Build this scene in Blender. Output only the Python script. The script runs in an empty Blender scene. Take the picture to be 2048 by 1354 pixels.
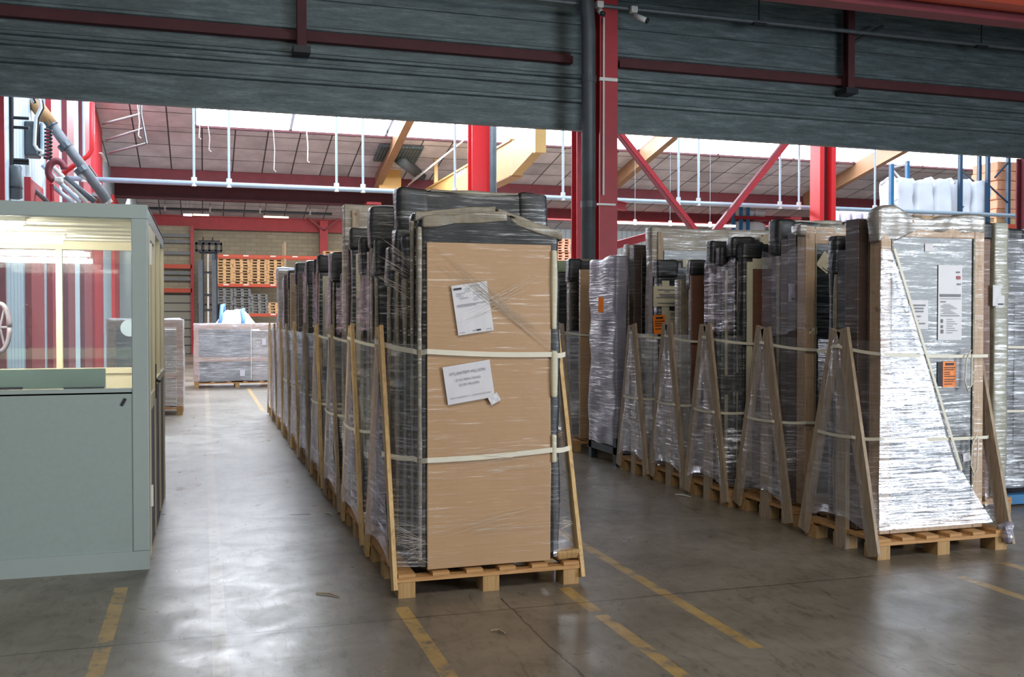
import bpy, math, random
from mathutils import Vector, Matrix, Euler, noise
R = math.radians
sc = bpy.context.scene
COL = sc.collection

# ------------------------------------------------------------ camera, world, lights, exposure
FPX = 1971.0
CAMH = 1.6
rx, rz = R(90 - 1.075), R(-17.4)
cam = bpy.data.cameras.new('camera'); cam.sensor_width = 36; cam.lens = 36 * FPX / 2048
cam.clip_end = 300; cam.clip_start = .05
co = bpy.data.objects.new('camera', cam); co.location = (0, 0, CAMH); co.rotation_euler = (rx, 0, rz)
COL.objects.link(co); sc.camera = co
CM = Euler((rx, 0, rz)).to_matrix()
def ray(u, v): return CM @ Vector(((u - 1024) / FPX, (677 - v) / FPX, -1))
def at(u, v, Y):
    d = ray(u, v); t = Y / d.y
    return Vector((d.x * t, Y, CAMH + d.z * t))
def atX(u, v, X):
    d = ray(u, v); t = X / d.x
    return Vector((X, d.y * t, CAMH + d.z * t))

w = bpy.data.worlds.new('sky'); sc.world = w; w.use_nodes = True
w.node_tree.nodes['Background'].inputs[0].default_value = (.80, .86, 1, 1)
w.node_tree.nodes['Background'].inputs[1].default_value = .26
sc.view_settings.view_transform = 'Standard'; sc.view_settings.look = 'None'
sc.view_settings.gamma = 1; sc.view_settings.use_curve_mapping = False
sc.view_settings.exposure = 0.55

def area(name, loc, target, sx, sy, power, col):
    l = bpy.data.lights.new(name, 'AREA'); l.shape = 'RECTANGLE'; l.size = sx; l.size_y = sy
    l.energy = power; l.color = col
    o = bpy.data.objects.new(name, l); o.location = loc
    o.rotation_euler = (Vector(target) - Vector(loc)).to_track_quat('-Z', 'Y').to_euler()
    COL.objects.link(o); return o
# the open loading door of the near hall, behind the camera to the right
area('loading_door_daylight', (12.5, -5.0, 2.6), (4.6, 5.5, 1.2), 5.5, 4.8, 880, (.84, .92, 1))
# roof lights of the near hall, behind and above the camera
area('near_roof_daylight', (2.0, -1.0, 7.6), (2.2, 6.5, .5), 9, 2.4, 300, (1, .94, .85))
# roof lights of the far hall just past the divider wall
area('middle_roof_daylight', (11, 17.6, 9.3), (11, 17.6, 0), 28, 3.0, 1600, (.74, .86, 1))
# roof lights of the far hall (below the glazing strips)
area('far_roof_daylight', (8, 28.0, 7.45), (8, 27.0, 0), 26, 2.0, 3000, (.90, .94, 1))
area('left_roof_daylight', (.2, 19.0, 8.2), (-.5, 20.0, 0), 5, 9, 420, (.72, .85, 1))
area('back_roof_daylight', (12, 42, 6.4), (12, 44, 0), 34, 3, 1500, (1, .95, .9))

# ------------------------------------------------------------ materials
def hexc(h, a=1):
    h = h.lstrip('#'); o = []
    for i in (0, 2, 4):
        c = int(h[i:i + 2], 16) / 255
        o.append(c / 12.92 if c <= .04045 else ((c + .055) / 1.055) ** 2.4)
    return (*o, a)
class N:
    def __init__(s, name):
        s.m = bpy.data.materials.new(name); s.m.use_nodes = True
        s.t = s.m.node_tree; s.b = s.t.nodes['Principled BSDF']; s.out = s.t.nodes['Material Output']
        s.tc = s.t.nodes.new('ShaderNodeTexCoord')
    def n(s, ty, **k):
        x = s.t.nodes.new(ty)
        for a, b in k.items(): setattr(x, a, b)
        return x
    def l(s, a, b): s.t.links.new(a, b)
    def set(s, inp, val):
        if isinstance(val, bpy.types.NodeSocket): s.l(val, inp)
        else: inp.default_value = val
    def mapping(s, scale=(1, 1, 1), rot=(0, 0, 0), loc=(0, 0, 0), src='Object'):
        x = s.n('ShaderNodeMapping'); x.inputs['Scale'].default_value = scale
        x.inputs['Rotation'].default_value = rot; x.inputs['Location'].default_value = loc
        s.l(s.tc.outputs[src], x.inputs[0]); return x.outputs[0]
    def noise(s, vec, scale=5, detail=4, rough=.55, dist=0):
        x = s.n('ShaderNodeTexNoise'); x.inputs['Scale'].default_value = scale
        x.inputs['Detail'].default_value = detail; x.inputs['Roughness'].default_value = rough
        x.inputs['Distortion'].default_value = dist; s.l(vec, x.inputs['Vector']); return x.outputs[0]
    def ramp(s, fac, stops):
        x = s.n('ShaderNodeValToRGB'); s.l(fac, x.inputs[0]); e = x.color_ramp.elements
        while len(e) < len(stops): e.new(.5)
        for i, (p, c) in enumerate(stops):
            e[i].position = p; e[i].color = c if len(c) == 4 else (*c, 1)
        return x.outputs[0]
    def math(s, op, a, b=0.0, c=None, clamp=False):
        x = s.n('ShaderNodeMath', operation=op, use_clamp=clamp)
        s.set(x.inputs[0], a); s.set(x.inputs[1], b)
        if c is not None: s.set(x.inputs[2], c)
        return x.outputs[0]
    def mix(s, fac, a, b, mode='MIX'):
        x = s.n('ShaderNodeMix', data_type='RGBA', blend_type=mode)
        s.set(x.inputs[0], fac); s.set(x.inputs[6], a); s.set(x.inputs[7], b); return x.outputs[2]
    def bump(s, h, strength=.3, dist=.01):
        x = s.n('ShaderNodeBump'); x.inputs['Strength'].default_value = strength
        x.inputs['Distance'].default_value = dist; s.l(h, x.inputs['Height']); return x.outputs[0]
    def sep(s, src='Object'):
        x = s.n('ShaderNodeSeparateXYZ'); s.l(s.tc.outputs[src], x.inputs[0]); return x.outputs
    def p(s, **k):
        for a, v in k.items(): s.set(s.b.inputs[a.replace('_', ' ')], v)
        return s
    def streaks(s, seed=0, lo=.52, hi=.66):
        # taut folds of stretch film, mostly level, a few slanting
        a = s.noise(s.mapping((1.6, 1.6, 34), loc=(seed, 0, seed * 3)), 1.6, 4, .62, .25)
        b = s.noise(s.mapping((1.3, 1.3, 30), rot=(0, R(24), 0), loc=(seed + 4, 0, 2)), 1.8, 3, .6, .2)
        pa = s.noise(s.mapping((1, 1, 1), loc=(seed * 2, 3, 1)), 2.2, 2, .5)
        ma = s.math('MULTIPLY', s.ramp(a, [(lo, (0, 0, 0)), (hi, (1, 1, 1))]), s.ramp(pa, [(.40, (0, 0, 0)), (.6, (1, 1, 1))]))
        mb = s.math('MULTIPLY', s.ramp(b, [(lo + .04, (0, 0, 0)), (hi + .05, (1, 1, 1))]), s.ramp(pa, [(.38, (1, 1, 1)), (.5, (0, 0, 0))]))
        return s.math('MAXIMUM', ma, mb), a
    def cling(s, amt=.6, seed=0, lo=.52, hi=.66):
        # film lying tight on the surface: a glossy coat and glossy folds
        m, h = s.streaks(seed, lo, hi)
        g = s.n('ShaderNodeBsdfGlossy'); g.inputs['Roughness'].default_value = .33
        g.inputs['Color'].default_value = (.9, .9, .9, 1)
        nb = s.bump(h, .6, .02); s.l(nb, g.inputs['Normal'])
        s.p(Coat_Weight=.35, Coat_Roughness=.22); s.l(nb, s.b.inputs['Coat Normal'])
        x = s.n('ShaderNodeMixShader'); s.set(x.inputs[0], s.math('MULTIPLY', m, amt))
        s.l(s.b.outputs[0], x.inputs[1]); s.l(g.outputs[0], x.inputs[2]); s.l(x.outputs[0], s.out.inputs[0])
        return s

def plain(name, col, rough=.6, metal=0, var=.12, scale=8, spec=.5):
    s = N(name); c = hexc(col)
    d = tuple(x * (1 - var) for x in c[:3]) + (1,); e = tuple(min(1, x * (1 + var)) for x in c[:3]) + (1,)
    f = s.noise(s.mapping(), scale, 5, .6)
    s.p(Base_Color=s.ramp(f, [(.3, d), (.7, e)]), Roughness=rough, Metallic=metal)
    s.b.inputs['Specular IOR Level'].default_value = spec
    return s
def wood(name, c1, c2, axis='z', rough=.7, cl=0):
    s = N(name)
    sc_ = {'z': (9, 9, .7), 'x': (.7, 9, 9), 'y': (9, .7, 9)}[axis]
    f = s.noise(s.mapping(sc_), 5, 6, .65, .8); g = s.noise(s.mapping(), 14, 3, .5)
    k = s.ramp(f, [(.3, hexc(c1)), (.68, hexc(c2))])
    kn = s.ramp(g, [(.25, (.55, .45, .36)), (.36, (1, 1, 1))])
    s.p(Base_Color=s.mix(1.0, k, kn, 'MULTIPLY'), Roughness=rough)
    s.l(s.bump(f, .25, .004), s.b.inputs['Normal'])
    if cl: s.cling(cl)
    return s.m
M = {}
M['pallet'] = wood('pallet_wood', '#9a6a3c', '#c79a63', 'x')
M['block'] = wood('chipboard_block', '#96744a', '#b7935f', 'z')
M['plank'] = wood('plank_wood', '#83705c', '#b39f86', 'z')
M['plank_light'] = wood('pale_plank_wood', '#b08a58', '#d9b983', 'z')
M['crate_wood'] = wood('crate_wood', '#a67a57', '#cfa684', 'x')
M['frame_wood'] = wood('frame_wood', '#a08366', '#bfa183', 'z', .55, .35)
M['cardboard'] = plain('cardboard', '#ad8a65', .55, 0, .04, 3).cling(.36, 2, .57, .68).m
M['cardboard_dark'] = plain('brown_board', '#6f4a35', .55, 0, .08, 3).cling(.2, 5).m
M['foam'] = plain('black_foam', '#151617', .5, 0, .35, 6).cling(.28, 1).m
M['foam_grey'] = plain('grey_foam', '#343432', .5, 0, .3, 6).cling(.35, 7).m
M['foam_edge'] = plain('foam_edge', '#7d7462', .55, 0, .25, 12).cling(.3, 3).m
M['brown'] = plain('brown_profile', '#4a3a33', .5, 0, .2, 6).cling(.3, 8).m
M['crumple'] = plain('crumpled_film', '#8d867c', .4, 0, .25, 12).cling(.6, 16, .46, .58).m
M['lilac'] = plain('film_bundle', '#8b8898', .4, 0, .18, 6).cling(.55, 9, .48, .6).m
M['padding'] = plain('pale_green_padding', '#989685', .5, 0, .2, 7).cling(.5, 19, .48, .6).m
M['whiteboard'] = plain('pale_packing_board', '#c4bda3', .6, 0, .06, 6).cling(.2, 4).m
M['beigewrap'] = plain('beige_wrap', '#8f8372', .5, 0, .28, 7).cling(.45, 6, .48, .6).m
M['glass_dark'] = plain('dark_glazing', '#1a1e21', .3, 0, .3, 3).cling(.35, 11, .48, .6).m
M['glass_grey'] = plain('grey_glazing', '#5b6060', .3, 0, .2, 3).cling(.5, 12, .48, .6).m
M['green_foam'] = plain('green_foam', '#8f9c7c', .6).m
M['strap'] = plain('strap', '#d6d0bd', .45, 0, .05).m
M['foldfilm'] = plain('film_fold', '#bdb0a0', .25, 0, .05, 5, .8).m
M['paper'] = plain('paper', '#cfcdd0', .45, 0, .03, 3).m
M['ink'] = plain('ink', '#77767a', .6).m
M['ink_dark'] = plain('dark_ink', '#26242a', .6).m
M['orange_paper'] = plain('orange_paper', '#f0801c', .5, 0, .03).m
M['yellow_paper'] = plain('yellow_paper', '#c6bd3a', .5, 0, .03).m
M['beige_paper'] = plain('beige_paper', '#c9c0a6', .5, 0, .03).m
M['red'] = plain('red_paint', '#a3262e', .5, 0, .12, 3).m
M['red_bright'] = plain('bright_red_paint', '#d8282c', .45, 0, .05, 3).m
M['maroon'] = plain('maroon_paint', '#80383f', .6, 0, .12, 3).m
M['maroon_dark'] = plain('dark_maroon_paint_and_shade', '#4c2024', .7, 0, .15, 3).m
M['black'] = plain('black_steel', '#1c1e22', .5, 0, .2).m
M['grey_steel'] = plain('grey_steel', '#5d6468', .5, .3, .15).m
M['pipe'] = plain('pale_blue_pipe', '#b9cbd8', .35, .2, .05).m
M['white'] = plain('white_plastic', '#dddcd6', .45, 0, .04).m
M['downpipe'] = plain('downpipe', '#50565a', .5, .3, .25, 2).m
M['blue'] = plain('blue_steel', '#2b6d9c', .5, 0, .1).m
M['blue_dark'] = plain('dark_blue_steel', '#24445f', .5, 0, .1).m
M['stillage'] = plain('stillage_steel', '#26353b', .5, .2, .2).m
M['orange'] = plain('orange_beam', '#b4472e', .5, 0, .08).m
M['yellow'] = plain('yellow_crane', '#c9a262', .5, 0, .08, 2).m
M['rafter'] = plain('brown_rafter', '#8f6a4c', .55, 0, .12, 2).m
M['tan'] = plain('tan_rafter', '#b08458', .55, 0, .12, 2).m
M['bag'] = plain('bulk_bag', '#e9ebf0', .7, 0, .03, 5).m
M['bag_blue'] = plain('blue_webbing', '#5c8ec0', .6).m
M['sack'] = plain('grey_sack', '#9a94a2', .7, 0, .15, 6).m
M['sage'] = plain('sage_panel', '#95a29d', .5, 0, .035, 30, .4).m
M['sage_light'] = plain('sage_frame', '#9ca8a4', .45, 0, .02, 10).m
M['cream'] = plain('cream_frame', '#d9d0b2', .5, 0, .02, 6).m
M['cream_ceiling'] = plain('cream_ceiling', '#dcd8ca', .5, 0, .02, 6).m
M['mauve'] = plain('grey_mauve_panel', '#77707a', .6, 0, .06, 12).m
M['pink_sheet'] = plain('yellow_sheet', '#d3a660', .6, 0, .04, 2).m
M['pallet_grey'] = plain('grey_pallet', '#75777a', .7, 0, .15).m
M['pallet_orange'] = plain('orange_pallet', '#c8a276', .7, 0, .12, 4).m
M['pallet_pink'] = plain('pink_pallet', '#cf9a83', .7, 0, .12, 4).m

def lamp_mat(name, col, st):
    s = N(name); e = s.n('ShaderNodeEmission'); e.inputs[0].default_value = (*col, 1); e.inputs[1].default_value = st
    s.l(e.outputs[0], s.out.inputs[0]); return s.m
M['tube'] = lamp_mat('lit_tube', (1, .95, .86), 75)
M['tube_cool'] = lamp_mat('cool_lit_tube', (.85, .85, 1), 5)
M['skylight'] = lamp_mat('skylight_glazing', (.78, .87, 1), 8)

def film(name, gl, milk, seed, rough=.2, lo=.47, hi=.62, tint=(.97, .97, .97)):
    s = N(name); m, h = s.streaks(seed, lo, hi)
    t = s.n('ShaderNodeBsdfTransparent'); t.inputs[0].default_value = (*tint, 1)
    g = s.n('ShaderNodeBsdfGlossy'); g.inputs['Roughness'].default_value = rough; g.inputs[0].default_value = (.95, .95, 1, 1)
    s.l(s.bump(h, .55, .02), g.inputs['Normal'])
    d = s.n('ShaderNodeBsdfDiffuse'); d.inputs[0].default_value = (.78, .78, .82, 1)
    fr = s.n('ShaderNodeLayerWeight'); fr.inputs[0].default_value = .35
    f = s.math('ADD', s.math('MULTIPLY', m, gl), s.math('MULTIPLY_ADD', fr.outputs['Facing'], .16, .035), clamp=True)
    a = s.n('ShaderNodeMixShader'); s.set(a.inputs[0], f); s.l(t.outputs[0], a.inputs[1]); s.l(g.outputs[0], a.inputs[2])
    pn = s.noise(s.mapping((1, 1, 3), loc=(seed, 1, 2)), 3, 4, .6)
    b = s.n('ShaderNodeMixShader'); s.set(b.inputs[0], s.math('MULTIPLY', s.ramp(pn, [(.3, (.4, .4, .4)), (.7, (1, 1, 1))]), milk))
    s.l(a.outputs[0], b.inputs[1]); s.l(d.outputs[0], b.inputs[2]); s.l(b.outputs[0], s.out.inputs[0])
    return s.m
M['film'] = film('stretch_film', .5, .07, 1)
M['film_milky_lit'] = film('milky_lit_stretch_film', .5, .34, 4)  # film farther off: light from the far left painted in as extra milkiness
M['film_clear'] = film('clear_stretch_film', .25, .04, 6, .25, .52, .66)
M['film_side'] = film('gathered_stretch_film', .5, .20, 14, .2, .5, .64)
M['film_bright'] = film('taut_stretch_film', .72, .12, 9, .24, .36, .50, (.93, .95, .97))

def glass(name, col, ref=.10, tint=(.93, .95, .94)):
    s = N(name); t = s.n('ShaderNodeBsdfTransparent'); t.inputs[0].default_value = (*tint, 1)
    g = s.n('ShaderNodeBsdfGlossy'); g.inputs['Roughness'].default_value = .03
    fr = s.n('ShaderNodeFresnel'); fr.inputs[0].default_value = 1.5
    x = s.n('ShaderNodeMixShader'); s.set(x.inputs[0], s.math('ADD', fr.outputs[0], ref, clamp=True))
    s.l(t.outputs[0], x.inputs[1]); s.l(g.outputs[0], x.inputs[2]); s.l(x.outputs[0], s.out.inputs[0]); return s.m
M['glass'] = glass('window_glass', None, .05)
M['green_glass'] = plain('green_counter_glass', '#a3bdb0', .15, 0, .05, 3).m

# floor: stained polished concrete, saw joints and worn yellow lane lines (world metres = object coords)
s = N('floor_concrete'); X, Yc, _ = s.sep()
n1 = s.noise(s.mapping((.55, .8, 1)), 1.0, 6, .6, .4); n2 = s.noise(s.mapping((1, 1, 1)), 3.2, 8, .68, .5)
n3 = s.noise(s.mapping((2.5, .9, 1), rot=(0, 0, R(35))), 5, 6, .7, 1.2)
base = s.ramp(n1, [(.28, hexc('#5c5347')), (.5, hexc('#786e60')), (.75, hexc('#8f887c'))])
base = s.mix(.55, base, s.ramp(n2, [(.3, (.45, .43, .4)), (.52, (.9, .9, .9)), (.75, (1.12, 1.12, 1.12))]), 'MULTIPLY')
base = s.mix(.75, base, s.ramp(n3, [(.30, (.36, .34, .32)), (.42, (1, 1, 1))]), 'MULTIPLY')
n5 = s.noise(s.mapping((5, 1.2, 1), rot=(0, 0, R(-20))), 4, 7, .75, .6)
base = s.mix(.65, base, s.ramp(n5, [(.36, (.42, .40, .37)), (.47, (1, 1, 1)), (.62, (1, 1, 1)), (.72, (1.35, 1.35, 1.35))]), 'MULTIPLY')
wig = s.math('MULTIPLY', s.math('SUBTRACT', n2, .5), .05)
def line_mask(c, pos, half, jit=0.0):
    return s.math('LESS_THAN', s.math('ABSOLUTE', s.math('SUBTRACT', s.math('ADD', c, s.math('MULTIPLY', wig, jit)), pos)), half)
def rng(c, a, b): return s.math('MULTIPLY', s.math('GREATER_THAN', c, a), s.math('LESS_THAN', c, b))
yl = None
for pos, a, b in ((.07, 1, 30), (-.475, 1, 6.3), (1.045, 1, 5.4), (2.05, 1, 4.93), (2.05, 5.0, 5.5), (2.57, 4.2, 9.5), (4.5, 1, 5.0), (5.03, 1, 5.2), (1.0, 17.8, 24)):
    m = s.math('MULTIPLY', line_mask(X, pos, .038, .15), rng(Yc, a, b)); yl = m if yl is None else s.math('MAXIMUM', yl, m)
wear = s.ramp(s.noise(s.mapping((1, 1, 1), loc=(3, 3, 0)), 7, 6, .7), [(.38, (0, 0, 0)), (.47, (1, 1, 1))])
paint = s.mix(s.math('MULTIPLY', rng(X, -.1, .25), 1.0), s.ramp(n2, [(.35, hexc('#9c7c42')), (.7, hexc('#c9a55c'))]), s.ramp(n2, [(.35, hexc('#9b8a6c')), (.7, hexc('#b3a182'))]))
base = s.mix(s.math('MULTIPLY', s.math('MULTIPLY', yl, wear), s.math('SUBTRACT', .8, s.math('MULTIPLY', rng(X, -.1, .25), .35))), base, paint)
jt = None
for c, pos in ((Yc, 5.18), (Yc, 9.6), (Yc, 14.1), (Yc, 18.6), (Yc, 0.7)):
    m = line_mask(c, pos, .006, 1.0); jt = m if jt is None else s.math('MAXIMUM', jt, m)
jt = s.math('MAXIMUM', jt, s.math('MULTIPLY', line_mask(X, 1.62, .006, 1.6), rng(Yc, 0, 5.4)))
base = s.mix(s.math('MULTIPLY', jt, .8), base, hexc('#231f1c'))
rg = s.ramp(n2, [(.3, (.43, .43, .43)), (.7, (.25, .25, .25))])
s.p(Base_Color=base, Roughness=rg); s.b.inputs['Specular IOR Level'].default_value = .8
s.l(s.bump(n3, .05, .01), s.b.inputs['Normal']); M['floor'] = s.m

# roof lining: square padded panels with dark joints; x and y of the object run along the grid
s = N('roof_panels'); X, Yc, _ = s.sep()
def gridline(c, step, half): return s.math('LESS_THAN', s.math('ABSOLUTE', s.math('SUBTRACT', s.math('PINGPONG', c, step / 2), 0.0)), half)
g = s.math('MAXIMUM', gridline(X, .95, .020), gridline(Yc, 1.06, .020))
n1 = s.noise(s.mapping(), 1.4, 4, .6); n4 = s.noise(s.mapping(), .35, 2, .5)
cv = s.n('ShaderNodeCombineXYZ'); s.l(s.math('FLOOR', s.math('DIVIDE', X, .95)), cv.inputs[0]); s.l(s.math('FLOOR', s.math('DIVIDE', Yc, 1.06)), cv.inputs[1])
wn_ = s.n('ShaderNodeTexWhiteNoise'); s.l(cv.outputs[0], wn_.inputs[0])
c = s.ramp(n1, [(.3, hexc('#aca5a8')), (.7, hexc('#cdc5c8'))])
c = s.mix(1.0, c, s.ramp(wn_.outputs[0], [(.0, (.72, .72, .72)), (.2, (.95, .95, .95)), (1, (1.05, 1.05, 1.05))]), 'MULTIPLY')
s.p(Base_Color=s.mix(g, c, hexc('#3a3238')), Roughness=.75)
ph = s.math('MULTIPLY', s.math('PINGPONG', X, .475), s.math('PINGPONG', Yc, .53))
s.l(s.bump(ph, .5, .15), s.b.inputs['Normal']); M['roof'] = s.m

s = N('galvanised_cladding'); a = s.noise(s.mapping((.6, 1, 5)), 3, 6, .65); b = s.noise(s.mapping((1.5, 1, 9), loc=(2, 0, 5)), 9, 6, .75)
k = s.ramp(a, [(.3, hexc('#465152')), (.55, hexc('#5d6a6c')), (.75, hexc('#7c888b'))])
k = s.mix(.5, k, s.ramp(b, [(.35, (.55, .55, .55)), (.55, (1, 1, 1)), (.7, (1.7, 1.7, 1.7))]), 'MULTIPLY')
s.p(Base_Color=k, Roughness=.5, Metallic=.3); s.l(s.bump(b, .2, .01), s.b.inputs['Normal']); M['galv'] = s.m

s = N('white_cladding'); X, Yc, Zc = s.sep(); q = s.math('ADD', X, Yc)
g = s.math('LESS_THAN', s.math('PINGPONG', q, .15), .018)
s.p(Base_Color=s.mix(g, hexc('#b4c2cb'), hexc('#7d8a94')), Roughness=.6); M['cladding'] = s.m

s = N('block_wall'); br = s.n('ShaderNodeTexBrick'); br.inputs['Scale'].default_value = 1
br.inputs['Brick Width'].default_value = .5; br.inputs['Row Height'].default_value = .2; br.inputs['Mortar Size'].default_value = .012
br.inputs['Color1'].default_value = hexc('#97907d'); br.inputs['Color2'].default_value = hexc('#a39b86'); br.inputs['Mortar'].default_value = hexc('#857d6c')
s.l(s.mapping((1, 1, 1), rot=(R(90), 0, 0)), br.inputs[0]); s.p(Base_Color=br.outputs[0], Roughness=.8); M['blocks'] = s.m

s = N('shutter_slats'); X, Yc, Zc = s.sep(); g = s.math('LESS_THAN', s.math('PINGPONG', Zc, .2), .03)
s.p(Base_Color=s.mix(g, hexc('#8a877b'), hexc('#3b3a36')), Roughness=.6); M['slats'] = s.m

# ------------------------------------------------------------ building helpers
WL = {}      # world position of every empty/object used as a parent
def link(o, parent=None):
    COL.objects.link(o)
    if parent: o.parent = parent
    return o
def tag(o, label=None, cat=None, group=None, kind=None):
    if label: o['label'] = label
    if cat: o['category'] = cat
    if group: o['group'] = group
    if kind: o['kind'] = kind
    return o
def thing(name, loc, label, cat, group=None):
    o = bpy.data.objects.new(name, None); o.location = loc; o.empty_display_size = .1
    WL[o] = Vector(loc); link(o); return tag(o, label, cat, group)
class MB:
    def __init__(s): s.v = []; s.f = []; s.mi = []
    def add(s, vs, fs, m=0):
        k = len(s.v); s.v += [Vector(v) for v in vs]; s.f += [tuple(i + k for i in f) for f in fs]; s.mi += [m] * len(fs); return s
    def box(s, x0, x1, y0, y1, z0, z1, m=0):
        return s.add([(x0, y0, z0), (x1, y0, z0), (x1, y1, z0), (x0, y1, z0), (x0, y0, z1), (x1, y0, z1), (x1, y1, z1), (x0, y1, z1)],
                     [(0, 3, 2, 1), (4, 5, 6, 7), (0, 1, 5, 4), (1, 2, 6, 5), (2, 3, 7, 6), (3, 0, 4, 7)], m)
    def bar(s, p, q, w, h, side=(1, 0, 0), m=0):
        # rectangular bar p->q; w across 'side', h across the third axis
        p, q = Vector(p), Vector(q); d = (q - p).normalized(); a = Vector(side); a = (a - d * a.dot(d))
        if a.length < 1e-4: a = d.orthogonal()
        a.normalize(); b = d.cross(a)
        vs = [c + a * (i * w / 2) + b * (j * h / 2) for c in (p, q) for i, j in ((-1, -1), (1, -1), (1, 1), (-1, 1))]
        return s.add(vs, [(0, 3, 2, 1), (4, 5, 6, 7), (0, 1, 5, 4), (1, 2, 6, 5), (2, 3, 7, 6), (3, 0, 4, 7)], m)
    def tube(s, pts, r, n=10, m=0):
        pts = [Vector(p) for p in pts]; k0 = len(s.v); rs = r if isinstance(r, (list, tuple)) else [r] * len(pts)
        prev = None
        for i, p in enumerate(pts):
            d = (pts[min(i + 1, len(pts) - 1)] - pts[max(i - 1, 0)]).normalized()
            a = d.orthogonal() if prev is None else (prev - d * prev.dot(d))
            a.normalize(); prev = a; b = d.cross(a)
            for j in range(n):
                t = 2 * math.pi * j / n; s.v.append(p + (a * math.cos(t) + b * math.sin(t)) * rs[i])
        for i in range(len(pts) - 1):
            for j in range(n):
                s.f.append((k0 + i * n + j, k0 + i * n + (j + 1) % n, k0 + (i + 1) * n + (j + 1) % n, k0 + (i + 1) * n + j)); s.mi.append(m)
        s.f.append(tuple(k0 + j for j in reversed(range(n)))); s.mi.append(m)
        e = k0 + (len(pts) - 1) * n; s.f.append(tuple(e + j for j in range(n))); s.mi.append(m); return s
    def ibeam(s, p, q, w, h, side=(1, 0, 0), tf=.02, tw=.012, m=0):
        # flanges are w wide across 'side', h apart across the third axis
        p, q = Vector(p), Vector(q); d = (q - p).normalized(); a = Vector(side); a = (a - d * a.dot(d)).normalized(); b = d.cross(a)
        o = b * (h / 2 - tf / 2)
        s.bar(p + o, q + o, w, tf, side, m); s.bar(p - o, q - o, w, tf, side, m); s.bar(p, q, tw, h - 2 * tf, side, m); return s
    def sheet(s, fn, nu, nv, m=0):
        k = len(s.v)
        for j in range(nv + 1):
            for i in range(nu + 1): s.v.append(Vector(fn(i / nu, j / nv)))
        for j in range(nv):
            for i in range(nu):
                a = k + j * (nu + 1) + i; s.f.append((a, a + 1, a + nu + 2, a + nu + 1)); s.mi.append(m)
        return s
    def soft(s, x0, x1, y0, y1, z0, z1, seg=.12, amp=.008, r=.02, seed=0, freq=3.0, fn=None, m=0):
        # rounded, slightly uneven block
        lo, hi = Vector((x0, y0, z0)), Vector((x1, y1, z1)); r = min(r, *[(hi[i] - lo[i]) * .49 for i in range(3)])
        cnt = [max(2, int(round((hi[i] - lo[i]) / seg)) + 1) for i in range(3)]; idx = {}
        def coords(i):
            L = hi[i] - lo[i]; base = [lo[i] + L * k / cnt[i] for k in range(cnt[i] + 1)]
            return sorted(set([round(c, 5) for c in base] + [round(lo[i] + r * .3, 5), round(lo[i] + r, 5), round(hi[i] - r * .3, 5), round(hi[i] - r, 5)]))
        cs = [coords(i) for i in range(3)]
        def vid(p):
            key = (round(p[0], 5), round(p[1], 5), round(p[2], 5))
            if key in idx: return idx[key]
            P = Vector(p); c = Vector([min(max(P[i], lo[i] + r), hi[i] - r) for i in range(3)]); d = P - c
            dn = d.normalized() if d.length > 1e-9 else Vector((0, 0, 1)); Q = c + dn * r
            if amp: Q += dn * amp * noise.noise(P * freq + Vector((seed, seed * 1.7, seed * .3))) * 2
            if fn: Q = Vector(fn(Q, P))
            idx[key] = len(s.v); s.v.append(Q); return idx[key]
        for ax in range(3):
            b, c = (ax + 1) % 3, (ax + 2) % 3
            for side, val in ((0, cs[ax][0]), (1, cs[ax][-1])):
                for i in range(len(cs[b]) - 1):
                    for j in range(len(cs[c]) - 1):
                        q = []
                        for (bi, cj) in ((i, j), (i + 1, j), (i + 1, j + 1), (i, j + 1)):
                            p = [0, 0, 0]; p[ax] = val; p[b] = cs[b][bi]; p[c] = cs[c][cj]; q.append(vid(p))
                        s.f.append(tuple(q if side else reversed(q))); s.mi.append(m)
        return s
    def build(s, name, mats, parent=None, smooth=False, bevel=0, origin=None):
        if not isinstance(mats, (list, tuple)): mats = [mats]
        if parent is not None: org = WL[parent]
        elif origin is not None: org = Vector(origin)
        else:
            xs = [v.x for v in s.v]; ys = [v.y for v in s.v]
            org = Vector(((min(xs) + max(xs)) / 2, (min(ys) + max(ys)) / 2, min(v.z for v in s.v)))
        me = bpy.data.meshes.new(name); me.from_pydata([v - org for v in s.v], [], s.f)
        for mm in mats: me.materials.append(mm)
        if len(mats) > 1: me.polygons.foreach_set('material_index', s.mi)
        if smooth: me.polygons.foreach_set('use_smooth', [True] * len(me.polygons))
        me.update()
        o = bpy.data.objects.new(name, me); link(o, parent)
        if parent is None: o.location = org
        WL[o] = org
        if bevel:
            b = o.modifiers.new('b', 'BEVEL'); b.width = bevel; b.segments = 2; b.limit_method = 'ANGLE'
        return o
def struct(name, mb, m, **k):
    o = mb.build(name, m, **k); o['kind'] = 'structure'; return o
def text_mesh(name, lines, place, m, parent):
    # lines: (text, size, x, y); place(x, y) -> world point; one mesh for all
    mb = MB()
    for t, size, x, y in lines:
        cu = bpy.data.curves.new('t', 'FONT'); cu.body = t; cu.size = size; cu.align_x = 'CENTER'; cu.align_y = 'CENTER'
        ob = bpy.data.objects.new('t', cu); me = bpy.data.meshes.new_from_object(ob)
        mb.add([place(x + v.co.x, y + v.co.y) for v in me.vertices], [tuple(p.vertices) for p in me.polygons])
        bpy.data.objects.remove(ob); bpy.data.curves.remove(cu); bpy.data.meshes.remove(me)
    return mb.build(name, m, parent)
def inst(src, name, parent, loc):
    o = bpy.data.objects.new(name, src); o.location = loc; link(o, parent); WL[o] = WL[parent] + Vector(loc); return o
def raw(name, mb, mats):
    me = bpy.data.meshes.new(name); me.from_pydata(mb.v, [], mb.f)
    for mm in (mats if isinstance(mats, (list, tuple)) else [mats]): me.materials.append(mm)
    me.update(); return me

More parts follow.
